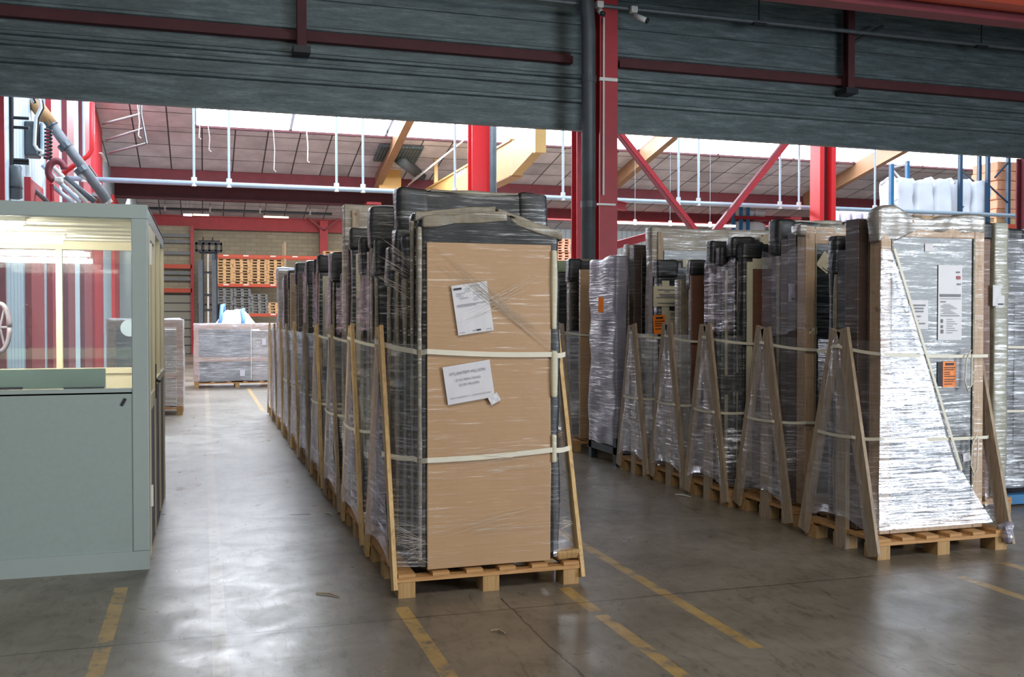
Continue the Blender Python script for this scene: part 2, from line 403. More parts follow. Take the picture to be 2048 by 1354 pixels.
# ------------------------------------------------------------ shell of the two halls
XL = -2.8; YD = 14.8
struct('floor', MB().box(-12, 60, -8, 60, -.2, 0), M['floor'], origin=(0, 0, 0))
# left wall of the far hall, pale cladding
struct('wall_left', MB().box(XL - .25, XL - .05, YD, 50.2, 0, 9.5), M['cladding'], origin=(0, 0, 0))
struct('wall_back', MB().box(XL - .2, 9.0, 50, 50.2, 0, 8.5), M['blocks'], origin=(0, 0, 0))
struct('wall_back_right', MB().box(9.0, 60, 50, 50.2, 0, 9.5), M['cladding'], origin=(0, 0, 0))
struct('wall_right', MB().box(44, 44.2, YD, 50, 0, 9.5), M['cladding'], origin=(0, 0, 0))
# sloping roof linings (saw-tooth bays)
def slope(name, x0, x1, y0, z0, y1, z1, m, t=.12):
    L = math.hypot(y1 - y0, z1 - z0); a = math.atan2(z1 - z0, y1 - y0)
    me = MB().box(x0, x1, 0, L, 0, t)
    o = me.build(name, m, origin=(0, 0, 0)); o.location = (0, y0, z0); o.rotation_euler = (a, 0, 0); o['kind'] = 'structure'; return o
SL = .21
def zr(Y): return 6.62 + SL * (34 - Y)
slope('ceiling', XL - .1, 44, 34.0, zr(34), 30.55, zr(30.55), M['roof'])
slope('ceiling', XL - .1, -.25, 30.55, zr(30.55), 20.0, zr(20), M['roof'])
slope('ceiling', -.25, 44, 26.4, zr(26.4), 20.0, zr(20), M['roof'])
slope('ceiling', XL - .1, 9, 50.0, 6.62, 35.0, 6.62 + SL * 15, M['roof'])
slope('ceiling', 9, 44, 41.0, 6.6, 35.0, 6.6 + SL * 6, M['roof'])
slope('ceiling', 9, 44, 50.0, 6.62, 42.0, 6.62 + SL * 8, M['roof'])
MB_ = MB().box(XL - .1, 44, 34.9, 35.0, 6.6, 9.8); struct('wall_gutter', MB_, M['roof'])
MB_ = MB().box(XL - .1, 44, YD + .05, 20.05, 9.5, 9.6); struct('ceiling', MB_, M['roof'])
# skylight strips in the first bay, one pane run per purlin bay
wn = 1
xs = [-.2, 2.55, 5.45, 8.6, 11.6, 14.0, 17.0, 20.0, 22.5, 25.5, 28.5, 31.5, 34.5, 38.0]
for row, (ya, yb) in enumerate(((30.5, 29.0), (28.85, 26.9))):
    for a, b in zip(xs[:-1], xs[1:]):
        slope('window_%d' % wn, a + .05, b - .05, ya, zr(ya), yb, zr(yb), M['skylight'], .05); wn += 1
p = MB()
for yy in (30.52, 28.92, 26.8): p.box(-.25, 44, yy - .07, yy + .07, zr(yy) - .10, zr(yy) - .01)
tag(p.build('skylight_purlins', M['maroon_dark']), 'dark steel purlins carrying the bright skylight strips', 'purlins')
# near hall roof
struct('ceiling', MB().box(-12, 30, -8, YD - .3, 9.0, 9.1), M['galv'])

# divider wall above the opening: ribbed galvanised cladding
prof = [(4.64, .0), (5.06, .0), (5.08, .05), (5.12, .06), (5.14, .02), (5.30, .02), (5.32, .06), (5.36, .06), (5.38, .01), (5.44, .01), (5.46, .05),
        (5.50, .05), (5.52, .02), (5.84, .02), (5.86, .05), (5.90, .05), (5.92, .02), (6.30, .02), (6.31, .04), (6.34, .04), (6.35, .015), (6.75, .015), (6.76, .04),
        (6.80, .04), (6.81, .015), (7.25, .015), (7.26, .04), (7.3, .04), (7.31, .01), (9.1, .01)]
mb = MB(); x0, x1 = -12, 34
vs = []; 
for z, o in prof: vs += [(x0, YD - o, z), (x1, YD - o, z)]
fs = [(2 * i, 2 * i + 1, 2 * i + 3, 2 * i + 2) for i in range(len(prof) - 1)]
k = len(vs); vs += [(x0, YD + .12, 4.64), (x1, YD + .12, 4.64), (x0, YD + .12, 9.1), (x1, YD + .12, 9.1)]
fs += [(0, k, k + 1, 1), (k, k + 2, k + 3, k + 1)]
mb.add(vs, fs); struct('wall_divider', mb, M['galv'], origin=(0, 0, 0))
struct('wall_near_left', MB().box(-12, XL - .05, YD + .005, YD + .2, 0, 4.66), M['galv'], origin=(0, 0, 0))
# rail and hangers on the divider wall
zrl = 5.72
m_ = MB().box(-12, 5.6, YD - .16, YD - .02, zrl - .06, zrl - .045).box(-12, 5.6, YD - .16, YD - .145, zrl - .045, zrl + .05).box(-12, 5.6, YD - .05, YD - .035, zrl - .045, zrl + .12)
tag(m_.build('wall_rail', M['maroon_dark']), 'long dark red rail along the ribbed wall, left of the tall red column', 'rail', 'wall rails')
m_ = MB().box(6.4, 34, YD - .16, YD - .02, zrl - .06, zrl - .045).box(6.4, 34, YD - .16, YD - .145, zrl - .045, zrl + .05).box(6.4, 34, YD - .05, YD - .035, zrl - .045, zrl + .12)
tag(m_.build('wall_rail', M['maroon_dark']), 'long dark red rail along the ribbed wall, right of the tall red column', 'rail', 'wall rails')
for u, v, lab in ((603, 97, 'dark hanger post on the ribbed wall above the booth side'), (1697, 180, 'dark hanger post on the ribbed wall right of the security cameras')):
    q = at(u, v, YD - .25); t = thing('hanger_post', (q.x, YD - .25, q.z), lab, 'post', 'wall hanger posts')
    MB().ibeam((q.x, YD - .25, q.z), (q.x, YD - .25, 8.9), .13, .16, (1, 0, 0)).build('post', M['maroon_dark'], t)
    MB().box(q.x - .12, q.x + .12, YD - .36, YD - .05, q.z - .08, q.z + .02).build('foot_plate', M['black'], t)
    if u > 1000: MB().bar((q.x + .05, YD - .25, q.z + .8), (q.x + .62, YD - .35, q.z + 1.12), .05, .05).build('strut', M['black'], t)
# conduit with hangers, upper right
a, b = at(640, -8, YD - .5), at(2130, 97, YD - .5)
a.z = b.z = (at(1230, 14, YD - .5).z)
t = thing('cable_conduit', (a.x, a.y, a.z), 'long pale grey conduit hanging across the top of the ribbed wall', 'conduit')
MB().tube([a, b], .035, 8).build('tray', M['grey_steel'], t)
for u in (1518, 1963):
    q = at(u, 60, YD - .5); MB().tube([(q.x, q.y, a.z), (q.x, q.y, 8.9)], .014, 6).build('hanger_rod', M['black'], t)
    MB().box(q.x - .12, q.x + .12, q.y - .04, q.y + .04, a.z - .06, a.z - .02).build('hanger_foot', M['black'], t)
# roof girder at the top right corner, nearer than the wall
q = at(2048, 50, 12.5)
zt = at(1780, 22, 12.5).z
t = thing('roof_girder', (8, 12.5, zt), 'rusty red steel girder crossing the top right corner of the hall', 'girder')
MB().box(5.5, 20, 12.35, 12.65, zt, zt + .05).box(5.5, 20, 12.49, 12.51, zt + .05, zt + .7).build('flange_and_web', M['maroon'], t)
MB().box(5.5, 20, 12.0, 12.3, zt + .12, zt + .9).build('fascia', M['orange'], t)

# ------------------------------------------------------------ columns, pipes and braces
def column(u, v, Y, w, d, mat, label, ztop, foot=True, plates=True, name='steel_column'):
    q = at(u, v, Y); t = thing(name, (q.x, Y, 0), label, 'column', 'steel columns')
    MB().box(q.x - w / 2, q.x + w / 2, Y - d / 2, Y - d / 2 + .03, 0, ztop).build('front_flange', mat, t)
    MB().box(q.x - w / 2, q.x + w / 2, Y + d / 2 - .03, Y + d / 2, 0, ztop).build('rear_flange', mat, t)
    MB().box(q.x - .012, q.x + .012, Y - d / 2 + .03, Y + d / 2 - .03, 0, ztop).build('web', mat, t)
    if foot: MB().box(q.x - w * .8, q.x + w * .8, Y - d * .8, Y + d * .8, 0, .03).build('base_plate', mat, t)
    return t, q.x
t, cx = column(1209, 265, YD - .3, .30, .34, M['red'], 'tall red steel column beside the grey downpipe in front of the ribbed wall', 8.9)
bz = at(1206, 159, YD - .48).z
MB().box(cx - .17, cx + .13, YD - .52, YD - .475, bz - .025, bz + .025).build('clamp', M['white'], t)
bz2 = at(1206, 409, YD - .48).z
MB().box(cx - .2, cx + .1, YD - .52, YD - .475, bz2 - .015, bz2 + .015).build('clamp', M['white'], t)
MB().tube([(cx - .10, YD - .5, at(1203, 390, YD - .5).z), (cx - .10, YD - .5, at(1203, 35, YD - .5).z)], .017, 8).build('conduit', M['white'], t)
px = at(1177, 300, YD - .62).x
t = thing('downpipe', (px, YD - .62, 0), 'dark grey rainwater pipe standing left of the tall red column', 'pipe')
MB().tube([(px, YD - .62, 0), (px, YD - .62, 6.0), (px - .03, YD - .62, 6.5), (px - .1, YD - .62, 8.8)], .108, 20).build('pipe_run', M['downpipe'], t, smooth=True)
for u, v in ((0, 159), (0, 409)):
    z = at(1176, v, YD - .62).z; MB().tube([(px, YD - .62, z - .05), (px, YD - .62, z + .05)], .12, 20).build('collar', M['downpipe'], t)
column(1158, 300, 17.2, .19, .3, M['red'], 'narrow dark red column seen left of the grey downpipe', 7.6)
t, c2 = column(958, 300, 20.3, .40, .36, M['red_bright'], 'bright red column beside a blue-grey pipe, behind the cardboard-fronted load', 9.3)
c3x = at(973, 300, 20.3).x
tag(MB().tube([(c3x + .06, 20.0, 0), (c3x + .06, 20.0, 9.2)], .075, 14).build('service_pipe', M['grey_steel'], smooth=True), 'blue-grey vertical pipe right of the bright red middle column', 'pipe')
hx = at(1646, 330, 20.2).x; t = thing('steel_column', (hx, 20.2, 0), 'bright red column with dark shaded centre behind the right-hand row of loads', 'column', 'steel columns')
for sx in (-1, 1): MB().box(hx + sx * .16 - .06, hx + sx * .16 + .06, 20.0, 20.4, 0, 9.3).build('flange', M['red_bright'], t)
MB().box(hx - .10, hx + .10, 20.19, 20.21, 0, 9.3).build('web', M['maroon_dark'], t)  # dark colour stands for the shade between the flanges
column(2052, 380, YD + .3, .20, .3, M['maroon'], 'dark red column at the far right edge, under the ribbed wall', 4.7)
for X_, lab in ((5.67, 'red column under the maroon girder in the far hall, left of the crane'), (14.05, 'red column under the maroon girder, far centre'), (22.5, 'red column under the maroon girder, far right')):
    Yc_ = 34.3
    t = thing('far_column', (X_, Yc_, 0), lab, 'column', 'steel columns')
    MB().ibeam((X_, Yc_, 0), (X_, Yc_, 5.7), .3, .3, (1, 0, 0)).build('shaft', M['red'], t)
    MB().box(X_ - .25, X_ + .25, Yc_ - .25, Yc_ + .25, 5.6, 5.68).build('head_plate', M['red'], t)
# girders of the far hall
def girder(x0, x1, Y, z0, z1, m, label, ledge=True):
    t = thing('roof_girder', (x0, Y, z0), label, 'girder', 'far hall girders')
    MB().box(x0, x1, Y - .02, Y + .02, z0 + .05, z1 - .05).build('web', m, t)
    MB().box(x0, x1, Y - .16, Y + .16, z1 - .05, z1).build('top_flange', m, t)
    MB().box(x0, x1, Y - .16, Y + .16, z0, z0 + .05).build('bottom_flange', m, t)
    return t
girder(XL, 44, 34.0, 6.12, 6.62, M['maroon'], 'long maroon roof girder across the far hall below the skylights')
girder(XL, 9.3, 35.4, 5.68, 6.22, M['maroon_dark'], 'darker maroon girder just behind and below the long roof girder, on the left')
girder(8.5, 30, 41.0, 6.0, 6.5, M['maroon'], 'red girder in the far hall right of the tall column')
girder(XL, 9.0, 49.7, 5.95, 6.6, M['red'], 'red girder along the top of the concrete block wall')
# post and knee braces near the back wall
q = at(647, 440, 49.4); t = thing('back_post', (q.x, 49.4, 0), 'red post with knee braces against the concrete block wall', 'column', 'steel columns')
MB().ibeam((q.x, 49.4, 0), (q.x, 49.4, 6.5), .4, .3).build('shaft', M['red'], t)
for sx in (-1, 1): MB().bar((q.x, 49.3, 6.0), (q.x + sx * .8, 49.3, 6.65), .1, .1).build('knee_brace', M['maroon'], t)
# tan rafters under the slope
for X_, lab in ((5.67, 'tan rafter sloping down to the maroon girder, above the yellow sheet'), (14.05, 'tan rafter sloping down behind the tall red column'), (22.6, 'tan rafter sloping down behind the far right red column')):
    t = thing('roof_rafter', (X_, 33.7, zr(33.7) - .3), lab, 'rafter', 'roof rafters')
    MB().bar((X_, 33.7, zr(33.7) - .34), (X_, 20, zr(20) - .34), .03, .62).build('web', M['rafter'], t)
    MB().bar((X_, 33.7, zr(33.7) - .64), (X_, 20, zr(20) - .64), .24, .03).build('bottom_flange', M['rafter'], t)
# yellow crane girder running away from the camera
q0 = at(1070, 262, 21.5); q1 = at(845, 381, 34)
zc = at(1085, 303, 21.5).z; gx = 7.38
t = thing('crane_girder', (gx, 21.5, zc), 'yellow overhead crane box girder running into the far hall', 'crane')
mb = MB(); zc = zc - .02
for_ = [(21.5, zc + .02, zc + .42), (23.2, zc - .30, zc + .55), (33.6, zc - .30, zc + .55)]
vs = []; 
for y, za, zb in for_: vs += [(gx - .12, y, za), (gx + .12, y, za), (gx + .12, y, zb), (gx - .12, y, zb)]
fs = [(0, 1, 2, 3), (8, 11, 10, 9)]
for i in (0, 4): fs += [(i, i + 4, i + 5, i + 1), (i + 1, i + 5, i + 6, i + 2), (i + 2, i + 6, i + 7, i + 3), (i + 3, i + 7, i + 4, i)]
mb.add(vs, fs).build('box_girder', M['yellow'], t)
MB().box(gx - .16, gx + .16, 23.2, 33.6, zc + .55, zc + .60).build('rail', M['yellow'], t)
MB().box(gx - .17, gx + .17, 23.2, 33.6, zc - .33, zc - .3).build('bottom_flange', M['tan'], t)
for yy in (26, 32): MB().box(gx - .06, gx + .06, yy - .06, yy + .06, zc + .6, zr(yy)).build('support_hanger', M['yellow'], t)
MB().box(gx - .13, gx + .13, 21.35, 21.5, zc - .03, zc + .6).build('end_plate', M['yellow'], t)
for k in range(3): MB().tube([(gx - .5 - .12 * k, 24, zc + 1.15 - .1 * k), (gx - .5 - .12 * k, 33.5, zc + .95 - .14 * k)], .011, 6).build('cable', M['white'], t)
q = atX(921, 345, gx - .125)
pl_ = MB().box(gx - .126, gx - .121, q.y - .55, q.y + .55, q.z - .09, q.z + .10).build('rating_plate', M['white'], t)
for k in range(4): MB().box(gx - .129, gx - .126, q.y - .42 + k * .22, q.y - .28 + k * .22, q.z - .05, q.z + .05).build('plate_mark', M['ink'], pl_)
a, b = at(757, 336, 33.2), at(801, 384, 33.2)
tag(MB().soft(a.x, b.x, 33.1, 33.16, b.z, a.z, .3, .01, .02).build('yellow_sheet', M['pink_sheet']), 'pale yellow sheet hanging on the maroon girder beside the crane', 'sheet')
# corrugated patch with a duct through the roof
a, b = at(762, 316, 31.0), at(850, 345, 31.0)
mb = MB()
for k in range(14):
    x = a.x + (b.x - a.x) * k / 14; mb.tube([(x, 30.9, zr(30.9) - .17), (x, 32.2, zr(32.2) - .17)], .06, 8)
tag(mb.build('corrugated_patch', M['galv']), 'dark corrugated patch in the roof lining above the yellow crane', 'roof patch')
a, b = at(805, 320, 31.5), at(840, 352, 33.2)
tag(MB().tube([at(800, 318, 31.8), at(842, 350, 33.6)], .2, 14).build('flue_duct', M['grey_steel'], smooth=True), 'grey flue duct below the corrugated roof patch', 'duct')
# diagonal braces
for (u0, v0, u1, v1, Y, lab) in ((1240, 272, 1385, 458, 20.2, 'red diagonal brace leaning from the tall column to the lower right'), (1566, 290, 1428, 462, 20.45, 'red diagonal brace leaning from the upper right down to the left')):
    p0, p1 = at(u0, v0 - 30, Y), at(u1, v1 + 14, Y); d = (p1 - p0)
    p0b = at(u0, v0, Y); dd = (at(u1, v1, Y) - p0b)
    t = thing('diagonal_brace', tuple(p0b + dd * 2.8), lab, 'brace', 'diagonal braces')
    MB().bar(p0b - dd * .35, p0b + dd * 2.8, .11, .11, (0, 1, 0)).build('angle', M['maroon'], t)
    MB().bar(p0b - dd * .35 + Vector((.05, -.06, 0)), p0b + dd * 2.8 + Vector((.05, -.06, 0)), .02, .10, (0, 1, 0)).build('leg', M['red'], t)
# pale pipe on drop rods
def rodpipe(u0, v0, u1, v1, Y, r, rods, label, top, m=M['pipe'], rr=.026):
    a, b = at(u0, v0, Y), at(u1, v1, Y); z = (a.z + b.z) / 2; a.z = b.z = z
    t = thing('sprinkler_pipe', (a.x, Y, z), label, 'pipe', 'hanging service pipes')
    MB().tube([a, b], r, 12).build('main_pipe', m, t, smooth=True)
    for u in rods:
        x = at(u, v0, Y).x; o = MB().tube([(x, Y, z + r), (x, Y, top)], rr, 6).build('drop_rod', m if rr > .02 else M['grey_steel'], t)
        MB().tube([(x, Y, z - r * 1.15), (x, Y, z + r * 2.4)], .055, 8).build('tee', M['white'], t)
    return z
zp = rodpipe(135, 352, 2060, 436, 20.8, .05, (168, 388, 458, 673, 726, 910, 970, 1126, 1357, 1397, 1560, 1598, 1750), 'long pale blue pipe on drop rods across the far hall', 8.9)
rodpipe(296, 412, 664, 432, 38, .05, (330, 420, 520, 620), 'thin grey pipe across the deep back bay on the left', 9.05, M['grey_steel'], .008)
rodpipe(1226, 446, 1470, 452, 30, .05, (1270, 1340, 1420), 'thin white pipe seen above the right-hand loads', 7.4, M['white'], .008)
rodpipe(200, 199, 600, 219, 24.5, .05, (230, 420, 560), 'grey conduit just below the ribbed wall edge on the left', 8.62, M['grey_steel'], .01)
# hanging loose cables / lamp cords below the skylights
for k, (u, v0, v1, Y) in enumerate(((274, 200, 272, 22), (545, 240, 340, 24), (612, 250, 322, 28), (395, 225, 275, 24), (415, 240, 300, 26))):
    a, b = at(u, v0, Y), at(u + 3, v1, Y)
    MBx = MB().tube([(a.x, a.y, zr(Y) if Y > 20 else 9.4), a, a.lerp(b, .6) + Vector((.03, 0, 0)), b, b + Vector((.05, 0, -.04))], .012, 6)
    tag(MBx.build('hanging_cable', M['white']), ['short white cable hanging above the left wall pipes', 'longest white cord hanging in the middle of the panels', 'thin cord hanging right of the longest cord', 'hooked white cable at the left end of the skylights', 'grey cord right of the hooked cable'][k], 'cable', 'hanging cables')
# dark ladder bracket lines on the left roof lining
t = thing('cantilever_rods', tuple(at(215, 310, 30)), 'dark steel outrigger rods under the roof lining at the upper left', 'bracket')
c_ = [at(p_[0], p_[1], 27) for p_ in ((282, 228), (288, 257), (293, 287))]
for (u, v), e in zip(((205, 248), (212, 280), (219, 306)), c_): MB().tube([at(u, v, 29.5), e], .03, 6).build('rod', M['grey_steel'], t)
MB().tube([c_[0], c_[2]], .03, 6).build('rod', M['grey_steel'], t)

MB().tube([c_[0], (c_[0].x, 27, 7.99)], .03, 6).build('rod', M['grey_steel'], t)

# ------------------------------------------------------------ left wall: red posts and plant
for k, (u0, u1, m, zt_) in enumerate(((2, 8, 'red', 9.3), (55, 85, 'red', 4.0), (98, 117, 'red', 9.3), (130, 147, 'maroon', 9.3), (163, 181, 'maroon', 9.3), (184, 204, 'red', 9.0), (225, 237, 'red_bright', 5.7))):
    ya, yb = atX(u0, 400, XL).y, atX(u1, 400, XL).y
    t = thing('wall_post', (XL, (ya + yb) / 2, 0), ['deep red post on the left cladding nearest the opening', 'bright red channel post behind the booth on the left wall', 'red post on the left wall behind the grey extractor', 'maroon post on the left wall, between two pale panels', 'broad maroon post on the left wall behind the sloping pipes', 'broad red post at the end of the left wall', 'bright red post just right of the left wall plant'][k], 'post', 'left wall posts')
    MB().box(XL - .049, XL + .02, ya, yb, 0, zt_).build('channel', M[m], t)
    MB().box(XL + .02, XL + .05, ya, ya + .05, 0, zt_).build('lip', M[m], t)
YL = 18.5
q = at(66, 280, YL)
t = thing('extractor_unit', (q.x, YL, at(66, 312, YL).z), 'grey extractor unit with black spring coil and looping hose, upper left', 'extractor')
a, b = at(52, 245, YL), at(80, 315, YL)
MB().soft(a.x, b.x, YL - .2, YL + .2, b.z, a.z, .2, .004, .03).build('housing', M['grey_steel'], t, bevel=0)
a, b = at(80, 245, YL - .1), at(90, 312, YL)
MB().soft(a.x, b.x, YL - .15, YL + .15, b.z, a.z, .2, 0, .02).build('light_side', M['pipe'], t)
pts = []
for i in range(90):
    th = i / 90 * 2 * math.pi * 9; pts.append(at(96, 255 + 65 * i / 90, YL) + Vector((math.cos(th) * .06, math.sin(th) * .06, 0)))
MB().tube(pts, .016, 6).build('coil', M['black'], t)
MB().soft(at(45, 262, YL).x, at(52, 262, YL).x, YL - .15, YL + .15, at(45, 298, YL).z, at(45, 262, YL).z, .1, 0, .05).build('fan_cap', M['black'], t)
pts = [at(66, 205, YL - .25), at(62, 196, YL - .25), at(70, 193, YL - .25), at(80, 200, YL - .25), at(82, 215, YL - .25), at(72, 235, YL - .25), at(70, 262, YL - .25), at(69, 290, YL - .25), at(75, 299, YL - .25), at(85, 303, YL - .25), at(80, 312, YL - .25)]
MB().tube(pts, .028, 8).build('hose', M['white'], t, smooth=True)
MB().tube([p_ + Vector((.03, .03, 0)) for p_ in pts[:8]], .022, 8).build('hose', M['black'], t, smooth=True)
# sloping conveyor pipes
t = thing('sloping_pipes', tuple(at(215, 402, 19)), 'bundle of pale sloping pipes descending behind the booth roof', 'pipes')
for (u0, v0, u1, v1, r, m) in ((62, 195, 102, 250, .12, 'tan'), (100, 245, 215, 402, .085, 'pallet_grey'), (108, 262, 222, 405, .04, 'white'), (95, 322, 175, 405, .04, 'white'), (85, 330, 160, 405, .04, 'pipe'),
                               (45, 358, 95, 404, .04, 'pallet_grey'), (130, 355, 190, 404, .05, 'grey_steel'), (105, 372, 145, 405, .04, 'pipe'), (155, 345, 200, 372, .05, 'white')):
    MB().tube([at(u0, v0, 19), at(u1, v1, 19)], r, 10).build('pipe', M[m], t, smooth=True)
for (u, v) in ((100, 248), (130, 292), (163, 340)):
    c = at(u, v, 19); MB().tube([c + Vector((-.03, 0, .04)), c + Vector((.03, 0, -.04))], .12, 10).build('collar', M['grey_steel'], t)
tag(MB().tube([at(184, 205, 20), at(184, 300, 20), at(176, 312, 20), at(118, 352, 20)], .045, 10).build('red_pipe', M['red_bright'], smooth=True), 'bent bright red pipe at the upper left', 'pipe')
t = thing('winch', tuple(at(112, 362, 18.8)), 'grey and red winch drum where the red pipe ends', 'winch')
pts = [at(113 + 16 * math.cos(a_), 342 + 20 * math.sin(a_), 18.8) for a_ in [R(110 + 12 * i) for i in range(21)]]
MB().tube(pts, .06, 10).build('guard', M['maroon'], t, smooth=True)
MB().soft(at(108, 356, 18.8).x, at(126, 356, 18.8).x, 18.7, 18.95, at(108, 366, 18.8).z, at(108, 354, 18.8).z, .05, .01, .03).build('drum', M['white'], t)
MB().tube([at(103, 368, 18.8), at(105, 402, 18.8)], .03, 8).build('hook_cable', M['red'], t)
# black vertical pipes and cylinder
YK = 17.0
t = thing('pipe_manifold', tuple(at(22, 400, YK)), 'black pipe manifold on the left wall by the booth', 'pipes')
MB().tube([at(21, 190, YK), at(21, 345, YK)], .05, 10).build('riser', M['black'], t)
for v in (234, 253, 318, 324): MB().tube([at(4, v, YK), at(58, v + 3, YK)], .025, 8).build('branch', M['black'], t)
MB().tube([at(27, 345, YK), at(27, 352, YK), at(30, 360, YK)], .04, 8).build('branch', M['black'], t)
t = thing('pressure_cylinder', tuple(at(31, 398, YK)), 'dark grey vertical cylinder above the booth roof', 'cylinder')
MB().tube([at(31, 399, YK), at(31, 396, YK), at(31, 335, YK), at(31, 331, YK)], [.05, .1, .1, .07], 16).build('tank', M['grey_steel'], t, smooth=True)
MB().tube([at(31, 378, YK), at(31, 374, YK)], .108, 16).build('band', M['black'], t)
# control boxes
for k, (u0, v0, u1, v1) in enumerate(((172, 334, 188, 352), (185, 392, 208, 412), (198, 305, 209, 324))):
    a, b = atX(u0, v0, XL + .02), atX(u1, v1, XL + .02)
    tag(MB().soft(XL - .04, XL + .1, a.y, b.y, b.z, a.z, .1, .002, .02).build('control_box', M['pallet_grey'] if k < 2 else M['white']), ['grey valve box at the left end of the pale blue pipe', 'grey control box just above the booth roof', 'small white junction box below the roof lining'][k], 'box', 'boxes on the left wall')

# ------------------------------------------------------------ booth
BX, BY, BD, BZ = -.335, 6.72, 2.72, 2.335
BW = 3.0; xl = BX - BW
t = thing('site_booth', (BX - BW / 2, BY + BD / 2, 0), 'sage green site office booth with lit cream interior at the left edge', 'booth')
MB().box(xl, BX - .10, BY, BY + .04, .12, 1.14).build('front_panel', M['sage'], t)
MB().box(xl, BX, BY - .012, BY + .05, 0, .12).build('kick_plate', M['sage_light'], t)
MB().box(BX - .10, BX, BY - .008, BY + .10, .12, BZ - .09).build('corner_post', M['sage_light'], t, bevel=.006)
MB().box(xl, BX, BY - .008, BY + .08, BZ - .09, BZ).build('front_header', M['sage_light'], t, bevel=.004)
MB().box(BX - .06, BX, BY + .08, BY + BD, BZ - .10, BZ).build('side_header', M['sage_light'], t)
MB().box(xl, BX, BY, BY + BD, BZ - .02, BZ - .005).build('roof_panel', M['sage_light'], t)
cl = MB().box(xl, BX - .07, BY + .09, BY + BD - .05, BZ - .045, BZ - .03)
for k in range(7): cl.box(xl, BX - .07, BY + .2 + k * .36, BY + .235 + k * .36, BZ - .06, BZ - .045)
cl.build('ceiling_lining', M['cream_ceiling'], t)
MB().box(xl, BX - .10, BY + .015, BY + .02, 1.16, BZ - .09).build('front_pane', M['glass'], t)
MB().box(xl, BX - .10, BY + .0, BY + .05, 1.13, 1.165).build('sill', M['sage_light'], t)
# counter behind the front pane
a, b = at(-40, 740, BY + .12), at(212, 781, BY + .12)
MB().box(xl, b.x, BY + .09, BY + .12, 1.165, a.z).build('counter_screen', M['green_glass'], t)
for (u0, u1) in ((-10, 45), (127, 208)):
    MB().box(at(u0, 776, BY + .08).x, at(u1, 776, BY + .08).x, BY + .075, BY + .088, at(u0, 780, BY + .08).z, at(u0, 775, BY + .08).z).build('slot', M['ink_dark'], t)
q = at(247, 804, BY); MB().bar((q.x - .012, BY - .004, q.z - .022), (q.x + .012, BY - .004, q.z + .022), .006, .018, (0, 1, 0)).build('plate', M['ink_dark'], t)
# back of booth
Yb = BY + BD
zs, zh = at(200, 735, Yb).z, at(200, 501, Yb).z
MB().box(xl, BX, Yb - .04, Yb, 0, zs - .05).build('back_panel', M['cream'], t)
fr = MB().box(xl, BX, Yb - .06, Yb, zs - .05, zs).box(xl, BX, Yb - .06, Yb, zh, BZ - .02)
mx = at(120, 600, Yb).x; fr.box(mx - .025, mx + .025, Yb - .06, Yb, zs, zh)
mx2 = mx - .9; fr.box(mx2 - .025, mx2 + .025, Yb - .06, Yb, zs, zh)
fr.build('back_window_frame', M['cream'], t)
MB().box(xl, BX - .02, Yb - .03, Yb - .025, zs, zh).build('back_pane', M['glass'], t)
# right side: door near the front, glazed wall behind
for y0, y1 in ((BY + .10, BY + .16), (BY + .95, BY + 1.05), (BY + 1.75, BY + 1.85), (Yb - .10, Yb)):
    MB().box(BX - .05, BX, y0, y1, .05, BZ - .10).build('side_post', M['cream'], t)
MB().box(BX - .045, BX - .01, BY + 1.05, Yb - .1, 0, 1.12).build('side_panel', M['mauve'], t)
MB().box(BX - .05, BX + .005, BY + 1.05, Yb - .1, 1.12, 1.17).build('side_sill', M['cream'], t)
MB().box(BX - .03, BX - .025, BY + 1.05, Yb - .1, 1.17, BZ - .1).build('side_pane', M['glass'], t)
dr = MB().box(BX - .04, BX + .002, BY + .17, BY + .26, .05, BZ - .11).box(BX - .04, BX + .002, BY + .85, BY + .94, .05, BZ - .11).box(BX - .04, BX + .002, BY + .26, BY + .85, BZ - .2, BZ - .11).box(BX - .04, BX + .002, BY + .26, BY + .85, 1.0, 1.1)
d = dr.build('door', M['cream'], t)
MB().box(BX - .03, BX - .005, BY + .26, BY + .85, .05, 1.0).build('door_infill', M['mauve'], d)
MB().box(BX - .02, BX - .015, BY + .26, BY + .85, 1.1, BZ - .2).build('door_pane', M['glass'], d)
MB().bar((BX + .03, BY + .9, 1.16), (BX + .03, BY + .78, 1.16), .018, .018).bar((BX, BY + .9, 1.16), (BX + .03, BY + .9, 1.16), .015, .015).box(BX + .002, BX + .008, BY + .87, BY + .92, 1.03, 1.28).build('handle', M['black'], d)
for z in (.45, 2.03): MB().tube([(BX + .008, BY + .13, z - .07), (BX + .008, BY + .13, z + .07)], .011, 10).build('hinge', M['white'], d)
MB().box(xl, xl + .04, BY, Yb, 0, BZ - .02).build('far_side_panel', M['cream'], t)
# ceiling lights inside the booth
for k, (Yt, u1, ul) in enumerate(((7.35, 45, 'nearer'), (8.55, 125, 'farther'))):
    for j in range(2):
        Y = Yt + j * .22 - .1; x1 = at(u1, 480, Y).x; x0 = x1 - 1.25
        tt = thing('fluorescent_lamp', (x0, Y, BZ - .11), 'lit fluorescent lamp on the booth ceiling, %s pair, %s tube' % (ul, ('front', 'rear')[j]), 'lamp', 'booth ceiling lamps')
        MB().box(x0 - .03, x1 + .02, Y - .03, Y + .03, BZ - .08, BZ - .045).build('housing', M['white'], tt)
        MB().tube([(x0, Y, BZ - .10), (x1, Y, BZ - .10)], .02, 10).build('tube', M['tube'], tt, smooth=True)
# round mirror disc on the booth's back glass
q = at(259, 656, Yb - .12); MBx = MB().tube([(q.x, Yb - .12, q.z), (q.x, Yb - .10, q.z)], .075, 28)
tag(MBx.build('round_disc', M['pipe']), 'pale blue round disc seen through the booth glass at its corner', 'disc')
